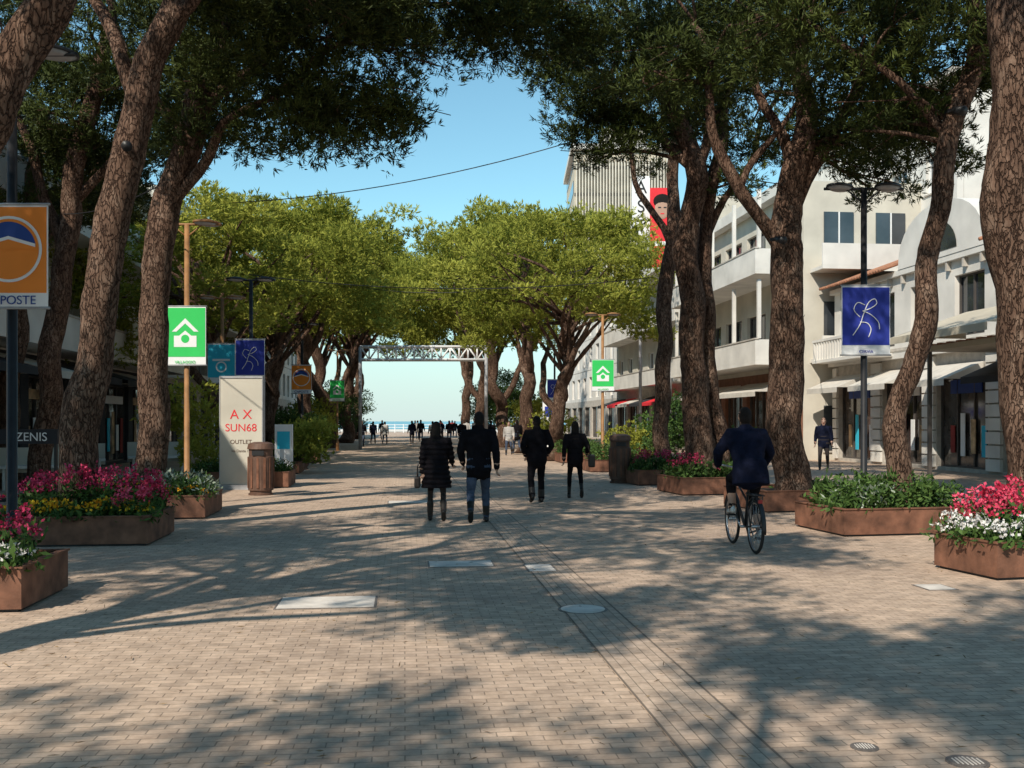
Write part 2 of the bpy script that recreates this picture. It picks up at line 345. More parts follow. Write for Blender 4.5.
for i,(x,y,k) in enumerate(bg): put(variants[k],'pedestrian_man' if k in(0,2) else 'pedestrian_woman',x,y,1.6+.15*((i*37)%10)/10,WD+(math.pi if i%3==0 else 0)+.2*((i*13)%7-3)/3)
# ------------------------------------------------------------ bicycle + cyclist
def torus(mb,c,R,r,m,seg=48,s2=10):
    vs=[];fs=[]
    for i in range(seg):
        a_=2*math.pi*i/seg
        for k in range(s2):
            b_=2*math.pi*k/s2; rr=R+r*math.cos(b_); vs.append((c[0]+r*math.sin(b_),c[1]+rr*math.cos(a_),c[2]+rr*math.sin(a_)))
    for i in range(seg):
        for k in range(s2): fs.append((i*s2+k,i*s2+(k+1)%s2,((i+1)%seg)*s2+(k+1)%s2,((i+1)%seg)*s2+k))
    mb.add(vs,fs,m,True)
bx,by=3.0,12.95; be=empty('bicycle',(bx,by,0),.05)
mb=MB(); Rw=.335
for yc in(-.52,.54):
    torus(mb,(0,yc,Rw),Rw-.018,.020,'rubber'); torus(mb,(0,yc,Rw),Rw-.042,.012,'chrome')
    mb.tube([(-.05,yc,Rw),(.05,yc,Rw)],.022,'chrome',seg=10)
    for k in range(28):
        th=2*math.pi*k/28; s=.03 if k%2 else -.03; mb.tube([(s,yc,Rw),(0,yc+math.cos(th)*(Rw-.045),Rw+math.sin(th)*(Rw-.045))],.0016,'chrome',seg=4)
mb.build('wheels',be)
mb=MB(); bb=(0,-.06,.29); st_=(0,-.22,.80); hs=(0,.38,.86); hb_=(0,.42,.70)
mb.tube([bb,hb_],.019,'black'); mb.tube([bb,st_,(0,-.245,.88)],.016,'black'); mb.tube([(0,-.17,.62),hs],.014,'black'); mb.tube([hs,hb_],.02,'black')
for s in(-1,1):
    mb.tube([bb,(s*.05,-.25,.31),(s*.06,-.52,Rw)],.010,'black'); mb.tube([(s*.02,-.21,.74),(s*.05,-.35,.56),(s*.06,-.52,Rw)],.008,'black')
    mb.tube([hb_,(s*.05,.45,.62),(s*.05,.50,.45),(s*.05,.54,Rw)],.011,'black')
    mb.tube([(0,.36,1.02),(s*.12,.38,1.05),(s*.24,.33,1.07),(s*.30,.20,1.06)],.012,'chrome'); mb.tube([(s*.285,.25,1.065),(s*.31,.13,1.055)],.017,'rubber')
    mb.tube([(s*.06,-.52,Rw),(s*.06,-.62,.72)],.006,'black'); mb.tube([(s*.06,-.30,.73),(s*.06,-.70,.73)],.007,'black')
mb.tube([hs,(0,.36,1.03)],.013,'chrome')
for yy in(-.35,-.45,-.55,-.68): mb.tube([(-.06,yy,.73),(.06,yy,.73)],.006,'black')
for yc,a0,a1 in((-.52,40,200),(.54,20,150)):
    pts=[(0,yc+math.cos(math.radians(t))*(Rw+.03),Rw+math.sin(math.radians(t))*(Rw+.03)) for t in range(a0,a1,10)]; mb.tube(pts,.026,'black',ry=[.006]*len(pts),side=(1,0,0),seg=8)
mb.tube([(.04,-.30,.34),(.04,-.06,.40),(.045,.03,.30),(.04,-.06,.20),(.04,-.50,.29)],.012,'black')
mb.tube([(.035,-.06,.29),(.045,-.06,.29)],.09,'chrome',seg=24)
mb.build('frame_tubes',be)
mb=MB(); mb.tube([(0,-.40,.92),(0,-.32,.925),(0,-.2,.91),(0,-.08,.90)],[.10,.10,.05,.02],'leather',side=(1,0,0),ry=[.035,.04,.03,.02],seg=14,round_=True)
mb.box((0,-.72,.66),(.05,.03,.045),'reflred'); mb.build('saddle_and_reflector',be)
mb=MB(); ped=[(-1,.10,.43),(1,-.20,.15)]
for s,yy,zz in ped: mb.tube([(s*.06,-.06,.29),(s*.08,yy,zz)],.010,'chrome',seg=8); mb.box((s*.14,yy,zz),(.10,.09,.02),'rubber'); mb.tube([(s*.08,yy,zz),(s*.14,yy,zz)],.006,'chrome',seg=6)
mb.tube([(-.06,-.06,.29),(.06,-.06,.29)],.018,'chrome'); mb.build('cranks_and_pedals',be)
J=dict(pelvis=(0,-.27,1.04),chest=(0,-.13,1.37),neck=(0,-.08,1.55),head=(0,-.04,1.70),
 hipL=(-.09,-.26,1.0),kneeL=(-.13,.17,.90),ankL=(-.14,.03,.54),pitL=.1,hipR=(.09,-.26,1.0),kneeR=(.13,.02,.66),ankR=(.14,-.24,.26),pitR=.25,
 shL=(-.20,-.11,1.47),elL=(-.34,-.02,1.24),wrL=(-.305,.12,1.085),shR=(.20,-.11,1.47),elR=(.34,-.02,1.24),wrR=(.305,.12,1.085),hdL=(0,1,-.25),hdR=(0,1,-.25),curl=.95)
mb,ex=human(J,dict(top='navycloth',bot='blackcloth',hair='short',shoe='wshoe',sock='skin',bulk=1.22,collar=False,arm=1.25,hem=1,leg=1.0))
mb.tube([(0,-.27,1.15),(0,-.30,.98),(0,-.33,.84)],[.21,.235,.245],'navycloth',side=(1,0,0),ry=[.15,.16,.14],seg=22)
link('cyclist',finalize(mb,'cy',ex),(bx,by,0),.05)
# ------------------------------------------------------------ leaves (numpy)
def quadmesh(name,V,tint,mats,midx=None):
    n=V.shape[0]; me=bpy.data.meshes.new(name)
    me.vertices.add(n*4); me.vertices.foreach_set('co',V.reshape(-1).astype(np.float32))
    me.loops.add(n*4); me.loops.foreach_set('vertex_index',np.arange(n*4,dtype=np.int32))
    me.polygons.add(n); me.polygons.foreach_set('loop_start',np.arange(n,dtype=np.int32)*4)
    for m in mats: me.materials.append(M[m])
    if midx is not None: me.polygons.foreach_set('material_index',midx.astype(np.int32))
    a=me.attributes.new('tint','FLOAT','FACE'); a.data.foreach_set('value',tint.astype(np.float32))
    me.update(calc_edges=True); return me
def unit(v): return v/np.maximum(np.linalg.norm(v,axis=-1,keepdims=True),1e-6)
def leaves(P,D,L,W):
    n=len(P); D=unit(D); r=unit(RNG.normal(size=(n,3))); s=unit(np.cross(D,r))
    L=np.asarray(L).reshape(-1,1)*np.ones((n,1)); W=np.asarray(W).reshape(-1,1)*np.ones((n,1))
    return np.stack([P,P+D*L*.45+s*W*.5,P+D*L,P+D*L*.45-s*W*.5],axis=1)
def crown_arrays(clumps,tufts=80,per=8,L=.22,W=.036,flat=.5):
    Vs=[];Ts=[]
    for (cx,cy,cz,r) in clumps:
        base=RNG.uniform(.0,.95); tn=max(12,int(tufts*(r/.8)**1.6))
        d=unit(RNG.normal(size=(tn,3))); rad=RNG.uniform(.15,1,(tn,1))**.5
        sh=np.array([r,r,r*flat])*RNG.uniform(.7,1.3,3)
        tp=np.array([cx,cy,cz])+d*rad*sh+RNG.normal(size=(tn,3))*.07
        td=unit(d*.8+np.array([0,0,.55])+RNG.normal(size=(tn,3))*.35)
        P=np.repeat(tp,per,axis=0); D=np.repeat(td,per,axis=0)+RNG.normal(size=(tn*per,3))*.5
        P=P+RNG.normal(size=P.shape)*.025
        Vs.append(leaves(P,D,RNG.uniform(.6,1.25,tn*per)*L,RNG.uniform(.7,1.2,tn*per)*W))
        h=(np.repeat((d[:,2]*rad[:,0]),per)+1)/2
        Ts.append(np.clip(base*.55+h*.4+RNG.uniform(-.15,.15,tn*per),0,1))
    return np.concatenate(Vs),np.concatenate(Ts)
def zone(n,c,r,rmin=.5,rmax=1.0,shell=.3):
    out=[]
    for _ in range(n):
        d=unit(RNG.normal(size=3)); q=RNG.uniform(shell,1)**.5
        p=np.array(c)+d*q*np.array(r); out.append((p[0],p[1],p[2],RNG.uniform(rmin,rmax)))
    return out
def wobble_path(pts,rs,sub=5,amp=.05,seed=0):
    pts=[Vector(p) for p in pts]; out=[];ro=[]
    n=len(pts)
    for i in range(n-1):
        p0=pts[max(i-1,0)];p1=pts[i];p2=pts[i+1];p3=pts[min(i+2,n-1)]
        for k in range(sub):
            t=k/sub
            q=.5*((2*p1)+(p2-p0)*t+(2*p0-5*p1+4*p2-p3)*t*t+(3*p1-p0-3*p2+p3)*t**3)
            q=q+Vector((mnoise.noise(q*.8+Vector((seed,0,0))),mnoise.noise(q*.8+Vector((0,seed,5))),0))*amp
            out.append(q); ro.append(rs[i]*(1-t)+rs[i+1]*t)
    out.append(pts[-1]); ro.append(rs[-1]); return out,ro
def bark_tube(mb,path,rs,seg=18,seed=0):
    o=len(mb.v); mb.tube(path,rs,'bark',seg=seg)
    for i in range(o,len(mb.v)):
        p=Vector(mb.v[i]); k=(i-o)//seg; k=min(k,len(path)-1); c=path[k]; d=p-c
        f=1+.18*mnoise.noise(Vector((p.x*3,p.y*3,p.z*1.2+seed)))+.10*mnoise.noise(p*8)
        mb.v[i]=tuple(c+d*f)
def pine(trunks,clumps,limbs,seed=0,name='pine_tree',tufts=115,nb=18,leaf='needle',per=10,L=.15,W=.024):
    mb=MB(); ends=[]
    for pts,rs in trunks:
        p,r=wobble_path(pts,[x*.88 for x in rs],9,.20,seed)
        if pts[0][2]<.6:
            r=[x*(1+.22*max(0,1-(q.z-pts[0][2])/.7)**2) for x,q in zip(r,p)]
        bark_tube(mb,p,r,24,seed); ends.append((p,r))
    for pts,rs in limbs:
        p,r=wobble_path(pts,[x*.88 for x in rs],6,.25,seed); bark_tube(mb,p,r,12,seed); ends.append((p,r))
    idx=list(range(len(clumps))); random.shuffle(idx)
    for j in idx[:nb]:
        c=Vector(clumps[j][:3]); best=None
        for p,r in ends:
            m=len(p)
            for k in range(int(m*.6),m):
                dd=(p[k]-c).length + max(0,p[k].z-c.z)*1.0
                if best is None or dd<best[0]: best=(dd,p[k],r[k])
        s=best[1]; mid=s.lerp(c,.5)+Vector((random.uniform(-.4,.4),random.uniform(-.4,.4),random.uniform(-.1,.5)))
        r0=min(best[2]*.55,.025+.013*(c-s).length)
        p,r=wobble_path([s,mid,c],[r0,r0*.65,.012],5,.2,seed+j); mb.tube(p,r,'bark',seg=6)
        for q_ in range(2):
            e_=c+Vector((random.uniform(-.9,.9),random.uniform(-.9,.9),random.uniform(-.2,.4))); p2,r2=wobble_path([mid,mid.lerp(e_,.6),e_],[r0*.45,r0*.3,.008],4,.15,seed+j+q_); mb.tube(p2,r2,'bark',seg=5)
    e=empty(name,trunks[0][0][0]); base=Vector(trunks[0][0][0])
    mb.v=[tuple(Vector(v)-base) for v in mb.v]
    mb.build('trunk',e)
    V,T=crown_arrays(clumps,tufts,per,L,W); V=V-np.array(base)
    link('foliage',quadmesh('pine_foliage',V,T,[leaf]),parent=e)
    return e
# ------------------------------------------------------------ near trees
pine([([(-6.1,14.2,.2),(-6.0,14.2,1.95),(-5.8,14.2,3.4),(-5.62,14.3,4.8),(-5.14,14.3,6.8),(-4.64,14.4,8.5),(-4.3,14.5,9.6)],[.30,.28,.27,.27,.24,.19,.12])],
  zone(52,(-4.0,14.5,10.2),(4.6,4.6,1.8))+zone(12,(-5.5,15.5,7.8),(2.0,1.5,.8),.4,.7)+zone(18,(-3.2,15,8.3),(1.9,1.3,.7),.45,.8),
  [([(-5.3,14.3,6.2),(-6.0,14.6,7.6),(-7.0,15,9.2)],[.14,.10,.05]),([(-5.0,14.3,7.3),(-3.6,14.0,8.4),(-2.2,13.9,9.4)],[.13,.09,.04])],1)
pine([([(-6.25,17.5,.2),(-6.28,17.5,2.9),(-6.2,17.5,4.5),(-5.9,17.5,5.9),(-5.37,17.5,7.8),(-4.9,17.6,9.5),(-4.5,17.8,10.6)],[.31,.28,.28,.27,.24,.18,.1])],
  zone(54,(-3.3,17.8,10.3),(4.6,4.4,1.8))+zone(46,(-3.7,17.5,7.9),(2.6,1.8,1.4),.45,.9)+zone(18,(-2.9,17.0,6.9),(1.4,1.0,.9),.3,.6)+zone(30,(-1.3,17.6,8.9),(2.3,1.6,.75),.4,.8)+zone(10,(-5.3,17.6,6.9),(1.2,1.0,.8),.35,.6)+zone(24,(.2,18.4,8.8),(1.8,1.1,.6),.35,.65),
  [([(-6.1,17.5,5.2),(-5.2,17.3,6.4),(-4.0,17.2,7.4),(-2.8,17.2,8.2)],[.13,.10,.07,.04]),([(-5.6,17.5,6.9),(-4.0,17.9,8.6),(-2.2,18.2,9.2),(-.3,18.4,9.3)],[.14,.1,.06,.03]),([(-5.8,17.5,6.2),(-6.8,17.8,8.2),(-7.4,18,9.7)],[.12,.09,.05])],2,nb=38)
pine([([(-6.2,9.5,.2),(-6.0,9.5,2.0),(-5.5,9.5,3.6),(-4.88,9.5,4.6),(-4.4,9.5,5.7),(-4.0,9.6,6.9),(-3.8,9.8,8.4)],[.30,.27,.26,.25,.22,.18,.1])],
  zone(40,(-3.6,9.8,9.6),(4.2,3.6,1.6)),[([(-4.4,9.5,5.7),(-5.2,9.9,7.0),(-5.8,10,8.6)],[.14,.1,.05])],3)
pine([([(-10.4,22,.0),(-10.3,22,1.5),(-9.94,22,4.3),(-9.55,22,7.2),(-8.8,22,10.5)],[.3,.27,.26,.24,.15])],
  zone(46,(-8.8,22.3,10.8),(4.2,4,1.8))+zone(34,(-8.6,22,8.4),(2.6,1.8,1.3),.5,.9),[([(-9.8,22,5.2),(-10.6,22.2,7.4),(-11.4,22.4,9.6)],[.15,.12,.06]),([(-9.6,22,6.5),(-8.2,22.2,8.2),(-7.0,22.4,9.6)],[.13,.09,.05])],4,nb=26)
pine([([(-12.3,24.5,.0),(-12.2,24.5,2.5),(-12.0,24.5,5.3),(-11.5,24.6,9.2)],[.28,.25,.23,.14])],
  zone(70,(-12.0,24.6,8.6),(3.6,3.4,2.6),.6,1.1),[([(-12,24.5,4.6),(-13,24.4,6.2),(-13.6,24.4,8)],[.13,.1,.05]),([(-12,24.5,5.2),(-11,24.4,6.6),(-10,24.4,8)],[.13,.1,.05])],14,tufts=90,W=.032,L=.18,per=8)
pine([([(6.17,11.8,.2),(6.12,11.8,1.6),(5.99,11.8,3.1),(5.89,11.8,4.85),(5.80,11.8,6.6),(5.7,11.9,8.2)],[.36,.34,.33,.33,.3,.2])],
  zone(46,(5.2,12,9.7),(4.3,4.0,1.8)),[([(5.8,11.8,6.6),(4.8,12,7.9),(3.9,12.1,9.2)],[.15,.11,.05]),([(5.8,11.8,6.3),(7.0,12,7.8),(8,12.1,9.2)],[.15,.11,.05])],5)
pine([([(5.8,15.2,.2),(5.97,15.2,1.97),(6.17,15.2,3.34),(6.48,15.2,4.55),(6.73,15.2,6.07),(7.0,15.2,7.3),(6.96,15.3,8.9)],[.22,.19,.18,.18,.17,.16,.1])],
  zone(42,(6.9,15.6,9.9),(3.8,3.6,1.7))+zone(40,(6.3,15.8,7.4),(2.8,1.4,.9),.35,.75)+zone(9,(6.1,15.9,6.3),(.9,.6,.4),.28,.45),[([(6.7,15.2,6.0),(5.6,15.4,7.0),(4.6,15.6,7.9)],[.09,.06,.03])],6,nb=34)
pine([([(5.1,18.5,.2),(5.1,18.5,2.4),(5.14,18.5,4.4),(5.08,18.5,5.5),(5.42,18.5,7.4),(5.33,18.6,9.4),(5.4,18.7,10.4)],[.38,.35,.33,.30,.22,.15,.1])],
  zone(48,(5.0,18.8,10.9),(4.4,4.2,1.9))+zone(46,(5.2,18.7,8.1),(3.5,1.6,1.1),.35,.8)+zone(26,(7.0,18.8,6.6),(1.6,.9,.8),.3,.6),
  [([(5.12,18.5,4.7),(4.55,18.4,5.5),(4.2,18.4,6.1),(3.76,18.3,7.2),(3.3,18.3,8.9)],[.17,.14,.13,.10,.06]),
   ([(5.1,18.5,5.5),(5.9,18.6,6.9),(6.7,18.7,8.2),(7.2,18.8,9.4)],[.18,.14,.1,.05]),([(5.2,18.5,6.3),(4.7,18.7,7.8),(4.6,18.8,9.3)],[.13,.09,.05]),([(4.3,18.4,5.9),(5.0,18.2,7.2),(5.9,18,8.2)],[.08,.05,.03])],7,nb=40)
pine([([(4.35,23,.0),(4.2,23,2.2),(4.12,23,3.8),(4.05,23,5.6),(4.1,23,7.6),(3.3,23,9.6),(2.9,23.1,10.8)],[.40,.35,.32,.31,.26,.18,.1]),
      ([(4.85,23.3,.0),(4.66,23.3,2.4),(4.55,23.3,4.6),(4.6,23.3,7.0),(5.1,23.3,9.4),(5.4,23.4,11)],[.24,.20,.19,.18,.14,.1])],
  zone(52,(3.9,23.2,11.6),(4.4,4.2,2.0))+zone(46,(2.8,23,9.4),(2.6,1.6,1.3),.4,.85)+zone(22,(2.3,22.8,8.0),(1.3,.8,.9),.3,.6)+zone(12,(5.6,23.2,7.6),(1.2,.8,.8),.3,.6),
  [([(4.08,23,7.4),(3.2,22.9,8.4),(2.3,22.8,9.5)],[.14,.10,.05]),([(4.1,23,7.2),(4.6,23,8.9),(4.9,23,10.5)],[.14,.10,.05]),([(4.6,23.3,6.0),(5.6,23.4,7.9),(6.4,23.5,9.8)],[.11,.08,.04])],8,nb=36)
pine([([(4.2,27.5,.0),(4.2,27.5,3),(4.25,27.5,6),(4.5,27.5,9),(4.4,27.6,10.5)],[.26,.24,.22,.18,.1])],
  zone(34,(4.4,27.8,11.4),(3.4,3.4,1.8)),[([(4.2,27.5,6.5),(3.5,27.5,8.2),(3.0,27.6,9.8)],[.12,.09,.04])],9,tufts=90)
# ------------------------------------------------------------ shared generic pines
def generic(seed,leaf,cz=9.6,rz=1.8,rr=4.6,n=44,tufts=110,per=8,L=.18,W=.034,rmn=.55,rmx=1.1,amp=.25,fork=False):
    random.seed(seed)
    mb=MB(); lean=random.uniform(-.9,.9); ly=random.uniform(-.5,.5)
    tp,tr=wobble_path([(0,0,-.05),(lean*.1,0,1.8),(lean*.6,ly*.5,4.2),(lean*.8,ly,6.6),(lean*1.1,ly,cz+.3)],[.36,.30,.27,.21,.1],7,amp,seed)
    tr=[x*(1+.35*max(0,1-q.z/.7)**2) for x,q in zip(tr,tp)]
    bark_tube(mb,tp,tr,14,seed)
    if fork:
        for sx in(-1,1):
            s=tp[random.randint(8,14)]
            p,r=wobble_path([s,s+Vector((sx*.9,random.uniform(-.5,.5),1.6)),s+Vector((sx*1.9,random.uniform(-1,1),3.8))],[.19,.14,.06],6,.3,seed+sx); bark_tube(mb,p,r,10,seed)
    cl=zone(n,(lean,0,cz),(rr,rr,rz),rmn,rmx)
    for j in range(24):
        c=Vector(cl[j][:3]); k=random.randint(int(len(tp)*.45),int(len(tp)*.85)); s=tp[k]
        if c.z<s.z-1: s=tp[int(len(tp)*.45)]
        mid=s.lerp(c,.5)+Vector((random.uniform(-.5,.5),random.uniform(-.5,.5),random.uniform(0,.5)))
        p,r=wobble_path([s,mid,c],[.10,.06,.02],5,.2,j); mb.tube(p,r,'bark',seg=6)
    for _ in range(4):
        a=random.uniform(0,6.28); q=random.uniform(.7,1.0)
        cl+=zone(9,(lean+math.cos(a)*rr*q,math.sin(a)*rr*q,cz+random.uniform(-1.1,.7)*rz),(1.3,1.3,.7),rmn*.7,rmx*.7)
    V,T=crown_arrays(cl,tufts,per,L,W)
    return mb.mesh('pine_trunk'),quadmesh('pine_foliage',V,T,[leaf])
def place(gen,x,y,rz,sc,name='pine_tree'):
    e=empty(name,(x,y,0),rz); e.scale=sc if hasattr(sc,'__len__') else (sc,sc,sc)
    link('trunk',gen[0],parent=e); link('foliage',gen[1],parent=e)
G1=generic(21,'needle',n=52,rmx=1.15); G2=generic(22,'needle',rr=4.2,n=44,rmx=1.15)
for i,(x,y) in enumerate([(-5.6,3.8),(-3.6,-6.2),(-4.6,-13.5),(7.0,-1.5),(4.5,-10.5),(-11.8,-7),(-13.0,4.5),(12.5,8),(1.8,-4.2),(-1.5,-11)]):
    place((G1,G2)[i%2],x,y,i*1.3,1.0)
F=[generic(31+k,'needle_sunny',cz=8.4,rz=3.1,rr=4.3,n=88,tufts=75,per=6,L=.22,W=.058,rmn=.4,rmx=1.15,amp=.55,fork=True) for k in range(3)]
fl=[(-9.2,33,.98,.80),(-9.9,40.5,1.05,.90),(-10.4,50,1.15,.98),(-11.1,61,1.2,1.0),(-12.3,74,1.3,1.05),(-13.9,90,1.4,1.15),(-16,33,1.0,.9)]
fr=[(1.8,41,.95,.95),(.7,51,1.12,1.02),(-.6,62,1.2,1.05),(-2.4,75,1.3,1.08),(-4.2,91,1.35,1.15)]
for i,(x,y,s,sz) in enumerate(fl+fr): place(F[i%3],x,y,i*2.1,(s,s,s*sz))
# ------------------------------------------------------------ ground
def sheet(name,pts,z,m):
    me=bpy.data.meshes.new(name); me.from_pydata([(x,y,z) for x,y in pts],[],[tuple(range(len(pts)))]); me.materials.append(M[m]); return link(name,me)
sheet('ground',[(-1500,-200),(1500,-200),(1500,3000),(-1500,3000)],0,'paving')
sheet('beach_sand',[(-1500,150),(1500,150),(1500,230),(-1500,230)],.004,'sand')
sheet('sea',[(-1500,200),(1500,200),(1500,2990),(-1500,2990)],.008,'sea')
mb=MB()
def strip(t0,t1,s0,s1,z,m):
    p=[B*t+A*s for t,s in((t0,s0),(t1,s0),(t1,s1),(t0,s1))]
    mb.add([(q.x,q.y,z) for q in p],[(0,1,2,3)],m)
strip(1.38,1.82,1,75,.004,'strip'); strip(1.365,1.38,1,75,.005,'joint'); strip(1.82,1.835,1,75,.005,'joint')
strip(-6.0,-5.97,1,75,.004,'joint')
mb.build('drain_strip')
for (x0,x1,y0,y1) in [(-.95,-.23,11.3,11.75),(.17,.46,10.95,11.45),(-2.1,-1.25,8.8,9.35),(4.05,4.32,9.75,10.05),(-2.5,-1.6,20,20.6)]:
    mb=MB(); mb.box(((x0+x1)/2,(y0+y1)/2,.003),(x1-x0,y1-y0,.010),'cover',ANG); mb.box(((x0+x1)/2,(y0+y1)/2,.002),(x1-x0+.04,y1-y0+.04,.008),'iron',ANG)
    mb.build('paving_slab_cover')
for (x,y,r) in [(.62,8.75,.22),(2.2,4.83,.1),(1.78,5.05,.07),(-3.6,6.6,.14)]:
    mb=MB(); mb.tube([(x,y,0),(x,y,.005)],r,'iron',seg=28,smooth=False); mb.tube([(x,y,.005),(x,y,.008)],r*.88,'cover' if r>.2 else 'iron',seg=28,smooth=False)
    if r<.2:
        for k in range(-3,4): mb.box((x+k*r*.2,y,.008),(r*.07,r*1.2*(1-abs(k)*.12),.004),'cover')
    mb.build('manhole_cover')
n=1800; P=np.stack([RNG.uniform(-5,5,n),RNG.uniform(4,26,n),np.full(n,.008)],1); Dd=RNG.normal(size=(n,3)); Dd[:,2]*=.1
V=leaves(P,Dd,RNG.uniform(.03,.09,n),.010); V[:,:,2]=np.maximum(V[:,:,2],.006)+.003
link('fallen_leaves',quadmesh('fallen_leaves',V,RNG.uniform(0,1,n),['litter']))
# ------------------------------------------------------------ planters
def planter(cx,cy,side,w,dp,ang,plants,h=.38):
    a=Vector((math.sin(-ang),math.cos(ang),0)); b=Vector((a.y,-a.x,0))*side
    Fm=(Vector((cx,cy,0)),a,b); mb=MB(); t=.05
    mb.fbox(Fm,0,dp,0,t,.03,h,'corten'); mb.fbox(Fm,0,dp,w-t,w,.03,h,'corten')
    mb.fbox(Fm,0,t,t,w-t,.03,h-.001,'corten'); mb.fbox(Fm,dp-t,dp,t,w-t,.03,h-.001,'corten')
    mb.fbox(Fm,.04,dp-.04,.04,w-.04,0,.029,'black'); mb.fbox(Fm,t,dp-t,t,w-t,.03,h-.05,'soil')
    mb.fbox(Fm,-.015,dp+.015,-.015,.06,h+.002,h+.02,'corten'); mb.fbox(Fm,-.015,dp+.015,w-.06,w+.015,h+.002,h+.02,'corten')
    mb.fbox(Fm,-.015,.06,.062,w-.062,h+.002,h+.019,'corten'); mb.fbox(Fm,dp-.06,dp+.015,.062,w-.062,h+.002,h+.019,'corten')
    mb.build('corten_planter')
    for (u0,u1,v0,v1,ht,kind,cnt) in plants:
        Vs=[];Ts=[];Ms=[]; mats=['leaf',{'pink':'pink','magenta':'magenta','white':'white_p','yellow':'yellow_p','grey':'greyleaf','shrub':'leaf'}[kind]]
        for _ in range(cnt):
            u=random.uniform(u0,u1)*dp; v=random.uniform(v0,v1)*w
            p0=Fm[0]+a*u+b*v; hh=ht*random.uniform(.65,1.1)*(1-.35*abs((v/w-(v0+v1)/2)/max(.01,(v1-v0)/2))**3)
            k=26 if kind in('shrub','grey') else 14
            P=np.array([p0.x,p0.y,h-.05])+np.stack([RNG.normal(size=k)*.07,RNG.normal(size=k)*.07,RNG.uniform(0,.8 if kind not in('shrub','grey') else 1,k)*hh],1)
            Dv=RNG.normal(size=(k,3))+np.array([0,0,.6])
            Vs.append(leaves(P,Dv,RNG.uniform(.07,.13,k),RNG.uniform(.025,.05,k))); Ts.append(RNG.uniform(0,1,k)*.9); Ms.append(np.full(k,1 if kind=='grey' and random.random()<.7 else 0))
            if kind in('pink','magenta','white','yellow'):
                big=kind in('pink','magenta'); k=26 if big else 16; sp=.028 if big else .04
                P=np.array([p0.x,p0.y,h-.05+hh])+np.stack([RNG.normal(size=k)*sp,RNG.normal(size=k)*sp,RNG.uniform(-.07,.08,k) if big else RNG.uniform(-.02,.02,k)],1)
                Vs.append(leaves(P,RNG.normal(size=(k,3))+np.array([0,0,.3]),RNG.uniform(.03,.055,k),RNG.uniform(.025,.045,k))); Ts.append(np.clip(RNG.uniform(0,1,k)*.8+random.uniform(-.2,.3),0,1)); Ms.append(np.ones(k))
        nm='shrub' if kind=='shrub' else ('silver_plants' if kind=='grey' else 'flower_bed')
        link(nm,quadmesh(nm,np.concatenate(Vs),np.concatenate(Ts),mats,np.concatenate(Ms)))
g=ANG
planter(-4.22,8.6,-1,2.1,1.2,g,[(.35,1,.10,1,.60,'magenta',60),(.0,.35,.02,.7,.25,'white',60),(0,.6,.02,.9,.34,'shrub',60)])
planter(-4.80,13.2,-1,1.95,1.5,g,[(.3,1,.03,1,.60,'magenta',95),(.05,.9,.0,.25,.4,'pink',24),(.0,.3,.02,1,.24,'yellow',60),(.2,.9,.02,1,.45,'shrub',60),(0,.4,.02,1,.20,'shrub',45)])
planter(-5.16,16.8,-1,1.95,1.6,g,[(.1,1,.03,.95,.42,'grey',140),(0,.3,.03,1,.24,'yellow',30),(0,.5,.02,.6,.3,'shrub',50)])
planter(-5.5,24.6,-1,2.3,1.6,g,[(.05,1,.03,1,.35,'shrub',90),(0,.6,.03,.9,.4,'white',20)])
planter(5.0,10.3,1,2.2,1.0,math.radians(14),[(.35,1,.10,1,.56,'pink',130),(.0,.5,.02,.8,.26,'white',60),(.3,1,.0,.12,.26,'white',26),(0,.9,.02,1,.3,'shrub',80)])
planter(4.72,14.2,1,2.1,1.5,math.radians(11),[(.1,.95,.1,.95,.52,'shrub',170),(.05,.6,.02,.6,.3,'shrub',70),(.1,.5,.1,.5,.42,'grey',14)])
planter(4.55,17.9,1,2.0,1.7,math.radians(14),[(.1,.9,.5,.95,.15,'shrub',40)])
planter(3.75,22.0,1,1.7,1.6,math.radians(12),[(.05,1,.03,.97,.42,'shrub',150),(.1,.9,.05,.6,.5,'magenta',26)])
planter(3.2,25.4,1,1.6,1.6,math.radians(12),[(.05,1,.03,.97,.42,'shrub',120),(.1,.9,.05,.9,.52,'magenta',40)])
for (x,y,s) in((-6.6,31,-1),(2.5,32,1),(1.9,39,1),(-7.6,39,-1)): planter(x,y,s,1.7,1.6,g,[(.05,1,.03,.97,.65,'shrub',120)])
def bush(x,y,r,h,name='bush',leaf='leaf'):
    cl=[(x+random.uniform(-r,r)*.6,y+random.uniform(-r,r)*.6,random.uniform(.3,1)*h*.8,r*.55) for _ in range(14)]
    V,T=crown_arrays(cl,100,6,.13,.06); link(name,quadmesh(name,V,T,[leaf]))
bush(-6.5,31.5,.9,2.0,leaf='needle_sunny'); bush(-7.4,36,.9,1.8,leaf='needle_sunny'); bush(5.6,34,1.2,3.2); bush(4.2,36,1.0,1.9,leaf='needle_sunny'); bush(-8.5,26,1.1,3.0,leaf='needle_sunny'); bush(6.6,29.5,.7,1.6)
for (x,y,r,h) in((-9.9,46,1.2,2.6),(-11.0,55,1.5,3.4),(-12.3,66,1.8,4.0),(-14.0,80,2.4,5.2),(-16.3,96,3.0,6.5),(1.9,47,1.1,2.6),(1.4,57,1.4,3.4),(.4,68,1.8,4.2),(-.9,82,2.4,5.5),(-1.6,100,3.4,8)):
    bush(x,y,r,h,leaf='needle_sunny' if int(y)%2 else 'leaf')
